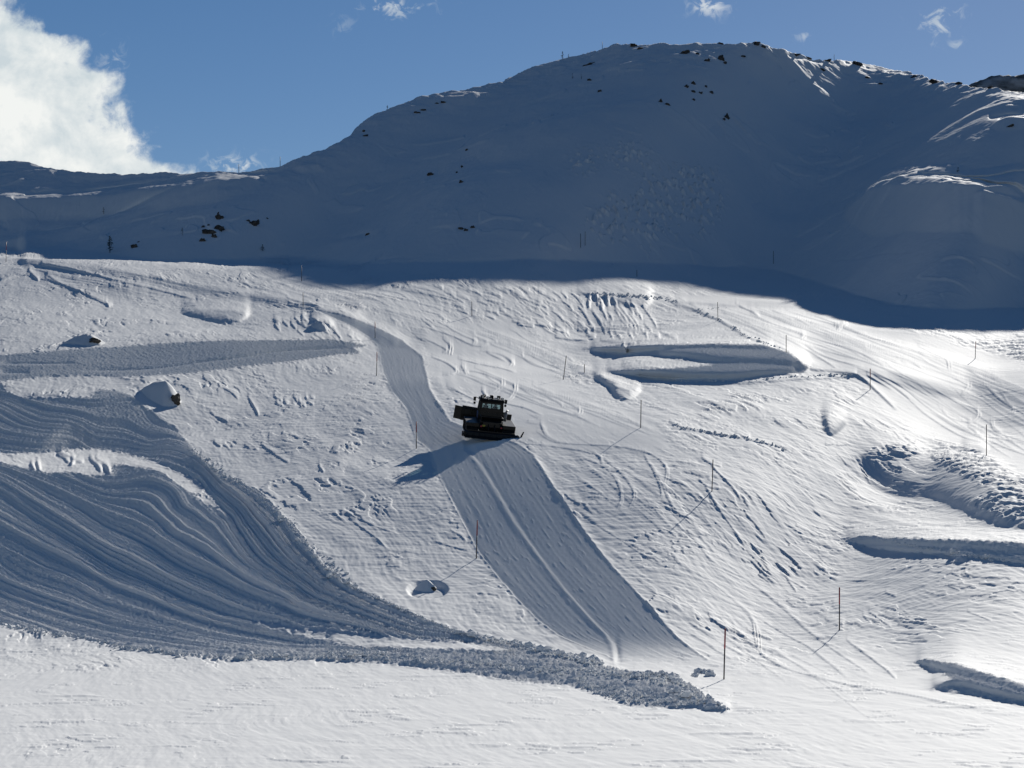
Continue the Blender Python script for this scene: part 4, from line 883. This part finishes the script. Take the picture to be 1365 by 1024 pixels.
# ---------------------------------------------------------------- loose clods of tilled snow
def clods():
    rs = np.random.default_rng(5); base = []
    for k in range(6):
        bm = bmesh.new(); bmesh.ops.create_icosphere(bm, subdivisions=1, radius=1.0)
        for q in bm.verts: q.co *= rs.uniform(.65, 1.2)
        base.append((np.array([q.co[:] for q in bm.verts]), np.array([[w_.index for w_ in f.verts] for f in bm.faces]))); bm.free()
    lines = [([(440, 764), (470, 783), (520, 805), (560, 824), (606, 841)], 90, 1.5, .10), ([(606, 843), (650, 853), (700, 862), (745, 872), (790, 886)], 170, 2.0, .17), ([(0, 833), (50, 843), (110, 851), (170, 864), (240, 873), (330, 879)], 190, 2.5, .13),
             ([(150, 867), (200, 866), (215, 869)], 40, 1.5, .14), ([(700, 866), (760, 876), (800, 885)], 120, 3, .16), ([(440, 872), (560, 880), (660, 888), (750, 895)], 420, 5, .10), ([(330, 876), (400, 876), (470, 878)], 150, 3, .13),
             ([(775, 895), (840, 902), (890, 906)], 160, 5, .10), ([(840, 902), (885, 902), (905, 912)], 70, 2, .2), ([(900, 925), (920, 926), (940, 938), (965, 946)], 130, 3.5, .15), ([(790, 915), (850, 930), (920, 942)], 200, 4, .09),
             ([(925, 902), (938, 896), (950, 902)], 40, 1.2, .18), ([(770, 905), (800, 925), (860, 940)], 100, 3, .12),
             ([(258, 601), (310, 640), (370, 682), (418, 738), (450, 770)], 160, 3, .14), ([(430, 742), (450, 765), (460, 778)], 40, 4, .16),
             ([(985, 410), (930, 414), (960, 428), (1000, 450), (1040, 465)], 60, 1.5, .2), ([(790, 392), (850, 395), (900, 402)], 70, 2, .25), ([(900, 509), (985, 508), (1080, 502), (1140, 500)], 80, 1, .15), ([(895, 567), (955, 578), (1010, 588), (1050, 600)], 60, 1.5, .14), ([(1175, 720), (1250, 735), (1340, 748)], 60, 2, .13)]
    V_, F_ = [], []; off = 0
    for pts, n, spread, size in lines:
        p = spline(pts, 30)
        for _ in range(int(n*1.6)):
            q = p[rs.integers(len(p))]; uu, vv = q[0]+rs.normal()*spread*1.6, q[1]+rs.normal()*spread*.6
            c = at(uu, vv); s_ = size*rs.lognormal(-.62, .5); bv, bf = base[rs.integers(6)]
            an = rs.uniform(0, 6.28); ca_, sa_ = math.cos(an), math.sin(an)
            w_ = bv*s_*np.array([1, 1, .8]); w_ = np.stack([w_[:, 0]*ca_-w_[:, 1]*sa_, w_[:, 0]*sa_+w_[:, 1]*ca_, w_[:, 2]], 1)+np.array([c.x, c.y, c.z+s_*.3])
            V_.append(w_); F_.append(bf+off); off += len(bv)
    V_ = np.vstack(V_); F_ = np.vstack(F_)
    me_ = bpy.data.meshes.new('snow_clods'); me_.from_pydata(V_.tolist(), [], F_.tolist()); me_.materials.append(M_snow)
    o = bpy.data.objects.new('snow_clods', me_); COL.objects.link(o); o['kind'] = 'stuff'; tag(o, 'loose lumps of tilled snow along the edges of the worked snow', 'snow clods')
clods()
# ---------------------------------------------------------------- clouds in the sky (by direction)
N, L = W.node_tree.nodes, W.node_tree.links
def nd(t, **k):
    n_ = N.new(t)
    for a_, b_ in k.items(): setattr(n_, a_, b_)
    return n_
def mth(op, a_, b_=None, c_=None, clamp=False):
    n_ = nd('ShaderNodeMath', operation=op, use_clamp=clamp)
    for i, q in enumerate((a_, b_, c_)):
        if q is None: continue
        if isinstance(q, (int, float)): n_.inputs[i].default_value = q
        else: L.new(q, n_.inputs[i])
    return n_.outputs[0]
tc = nd('ShaderNodeTexCoord'); sep = nd('ShaderNodeSeparateXYZ'); L.new(tc.outputs['Generated'], sep.inputs[0])
yy = mth('MAXIMUM', sep.outputs[1], .05)
X_ = mth('DIVIDE', sep.outputs[0], yy); Z_ = mth('DIVIDE', sep.outputs[2], yy)
front = mth('GREATER_THAN', sep.outputs[1], .06)
Uu = mth('MULTIPLY_ADD', X_, 30.0, 6.825)           # hundreds of photo cells
Vv = mth('MULTIPLY_ADD', Z_, -30.0, 7.0)
cmb = nd('ShaderNodeCombineXYZ'); L.new(Uu, cmb.inputs[0]); L.new(Vv, cmb.inputs[1])
def nz(scale, det=6, rough=.55, dist=.0, off=0):
    mp = nd('ShaderNodeMapping'); mp.inputs['Location'].default_value = (off, off*.7, off*.3); L.new(cmb.outputs[0], mp.inputs[0])
    n_ = nd('ShaderNodeTexNoise'); n_.inputs['Scale'].default_value = scale; n_.inputs['Detail'].default_value = det; n_.inputs['Roughness'].default_value = rough; n_.inputs['Distortion'].default_value = dist
    L.new(mp.outputs[0], n_.inputs['Vector']); return n_.outputs[0]
fc = nd('ShaderNodeFloatCurve'); cv_ = fc.mapping.curves[0]
B_ = [(0, .22), (.35, .45), (.55, 1.05), (.85, 1.15), (1.05, 1.55), (1.45, 1.62), (1.9, 1.88), (2.1, 2.05), (2.22, 2.35), (2.38, 2.52), (3.0, 2.6)]
pts = [(q[0]/3, q[1]/3) for q in B_]
cv_.points[0].location = pts[0]; cv_.points[-1].location = pts[-1]
for q in pts[1:-1]: cv_.points.new(*q)
fc.mapping.update(); L.new(mth('DIVIDE', Vv, 3.0, clamp=True), fc.inputs[1]); fc.inputs[0].default_value = 1
edge = mth('SUBTRACT', mth('MULTIPLY', fc.outputs[0], 3.0), Uu)       # inside > 0
big = nz(2.2, 9, .62, .3); fine = nz(7, 8, .6, .5, 3)
e1 = mth('ADD', edge, mth('MULTIPLY', mth('SUBTRACT', big, .5), 1.5)); e1 = mth('ADD', e1, mth('MULTIPLY', mth('SUBTRACT', fine, .5), .35))
mr1 = nd('ShaderNodeMapRange', interpolation_type='SMOOTHSTEP'); mr1.inputs['From Min'].default_value = -.20; mr1.inputs['From Max'].default_value = .34; L.new(e1, mr1.inputs['Value'])
fu = nd('ShaderNodeMapRange', interpolation_type='SMOOTHSTEP'); fu.inputs['From Min'].default_value = -2.2; fu.inputs['From Max'].default_value = -.7; L.new(Uu, fu.inputs['Value'])
fv = nd('ShaderNodeMapRange', interpolation_type='SMOOTHSTEP'); fv.inputs['From Min'].default_value = -2.0; fv.inputs['From Max'].default_value = -.4; L.new(Vv, fv.inputs['Value'])
dens = mth('MULTIPLY', mth('MULTIPLY', mr1.outputs[0], fu.outputs[0]), fv.outputs[0])
for (cx, cy, rx_, ry_, th, am) in [(3.12, 2.22, .34, .16, .47, .75), (5.25, .08, .55, .18, .52, .6), (9.45, .08, .25, .14, .47, .7), (12.55, .28, .30, .28, .50, .6), (10.72, .48, .14, .08, .5, .35), (12.75, .60, .12, .06, .45, .4), (1.50, .82, .28, .25, .5, .28), (4.55, .35, .2, .15, .5, .18)]:
    dx = mth('DIVIDE', mth('SUBTRACT', Uu, cx), rx_); dy_ = mth('DIVIDE', mth('SUBTRACT', Vv, cy), ry_)
    r2 = mth('ADD', mth('MULTIPLY', dx, dx), mth('MULTIPLY', dy_, dy_)); g_ = mth('EXPONENT', mth('MULTIPLY', r2, -1.0))
    n_ = nz(4.5, 8, .62, 1.0, cx)
    w_ = nd('ShaderNodeMapRange', interpolation_type='SMOOTHSTEP'); w_.inputs['From Min'].default_value = th-.02; w_.inputs['From Max'].default_value = th+.16; L.new(mth('ADD', n_, mth('MULTIPLY', mth('SUBTRACT', g_, .6), .18)), w_.inputs['Value'])
    dens = mth('MAXIMUM', dens, mth('MULTIPLY', mth('MULTIPLY', w_.outputs[0], g_), am))
dens = mth('MULTIPLY', dens, front, clamp=True)
shade_n = nz(1.6, 7, .6, .2, 9)
rp = nd('ShaderNodeValToRGB'); rp.color_ramp.elements[0].position = .36; rp.color_ramp.elements[0].color = (.47, .53, .56, 1); rp.color_ramp.elements[1].position = .62; rp.color_ramp.elements[1].color = (.70, .715, .70, 1)
L.new(shade_n, rp.inputs[0])
bg2 = nd('ShaderNodeBackground'); L.new(rp.outputs[0], bg2.inputs[0]); bg2.inputs[1].default_value = .95
mxs = nd('ShaderNodeMixShader'); L.new(dens, mxs.inputs[0]); L.new(bg.outputs[0], mxs.inputs[1]); L.new(bg2.outputs[0], mxs.inputs[2]); L.new(mxs.outputs[0], N['World Output'].inputs['Surface'])
W.cycles.sampling_method = 'MANUAL'; W.cycles.sample_map_resolution = 512
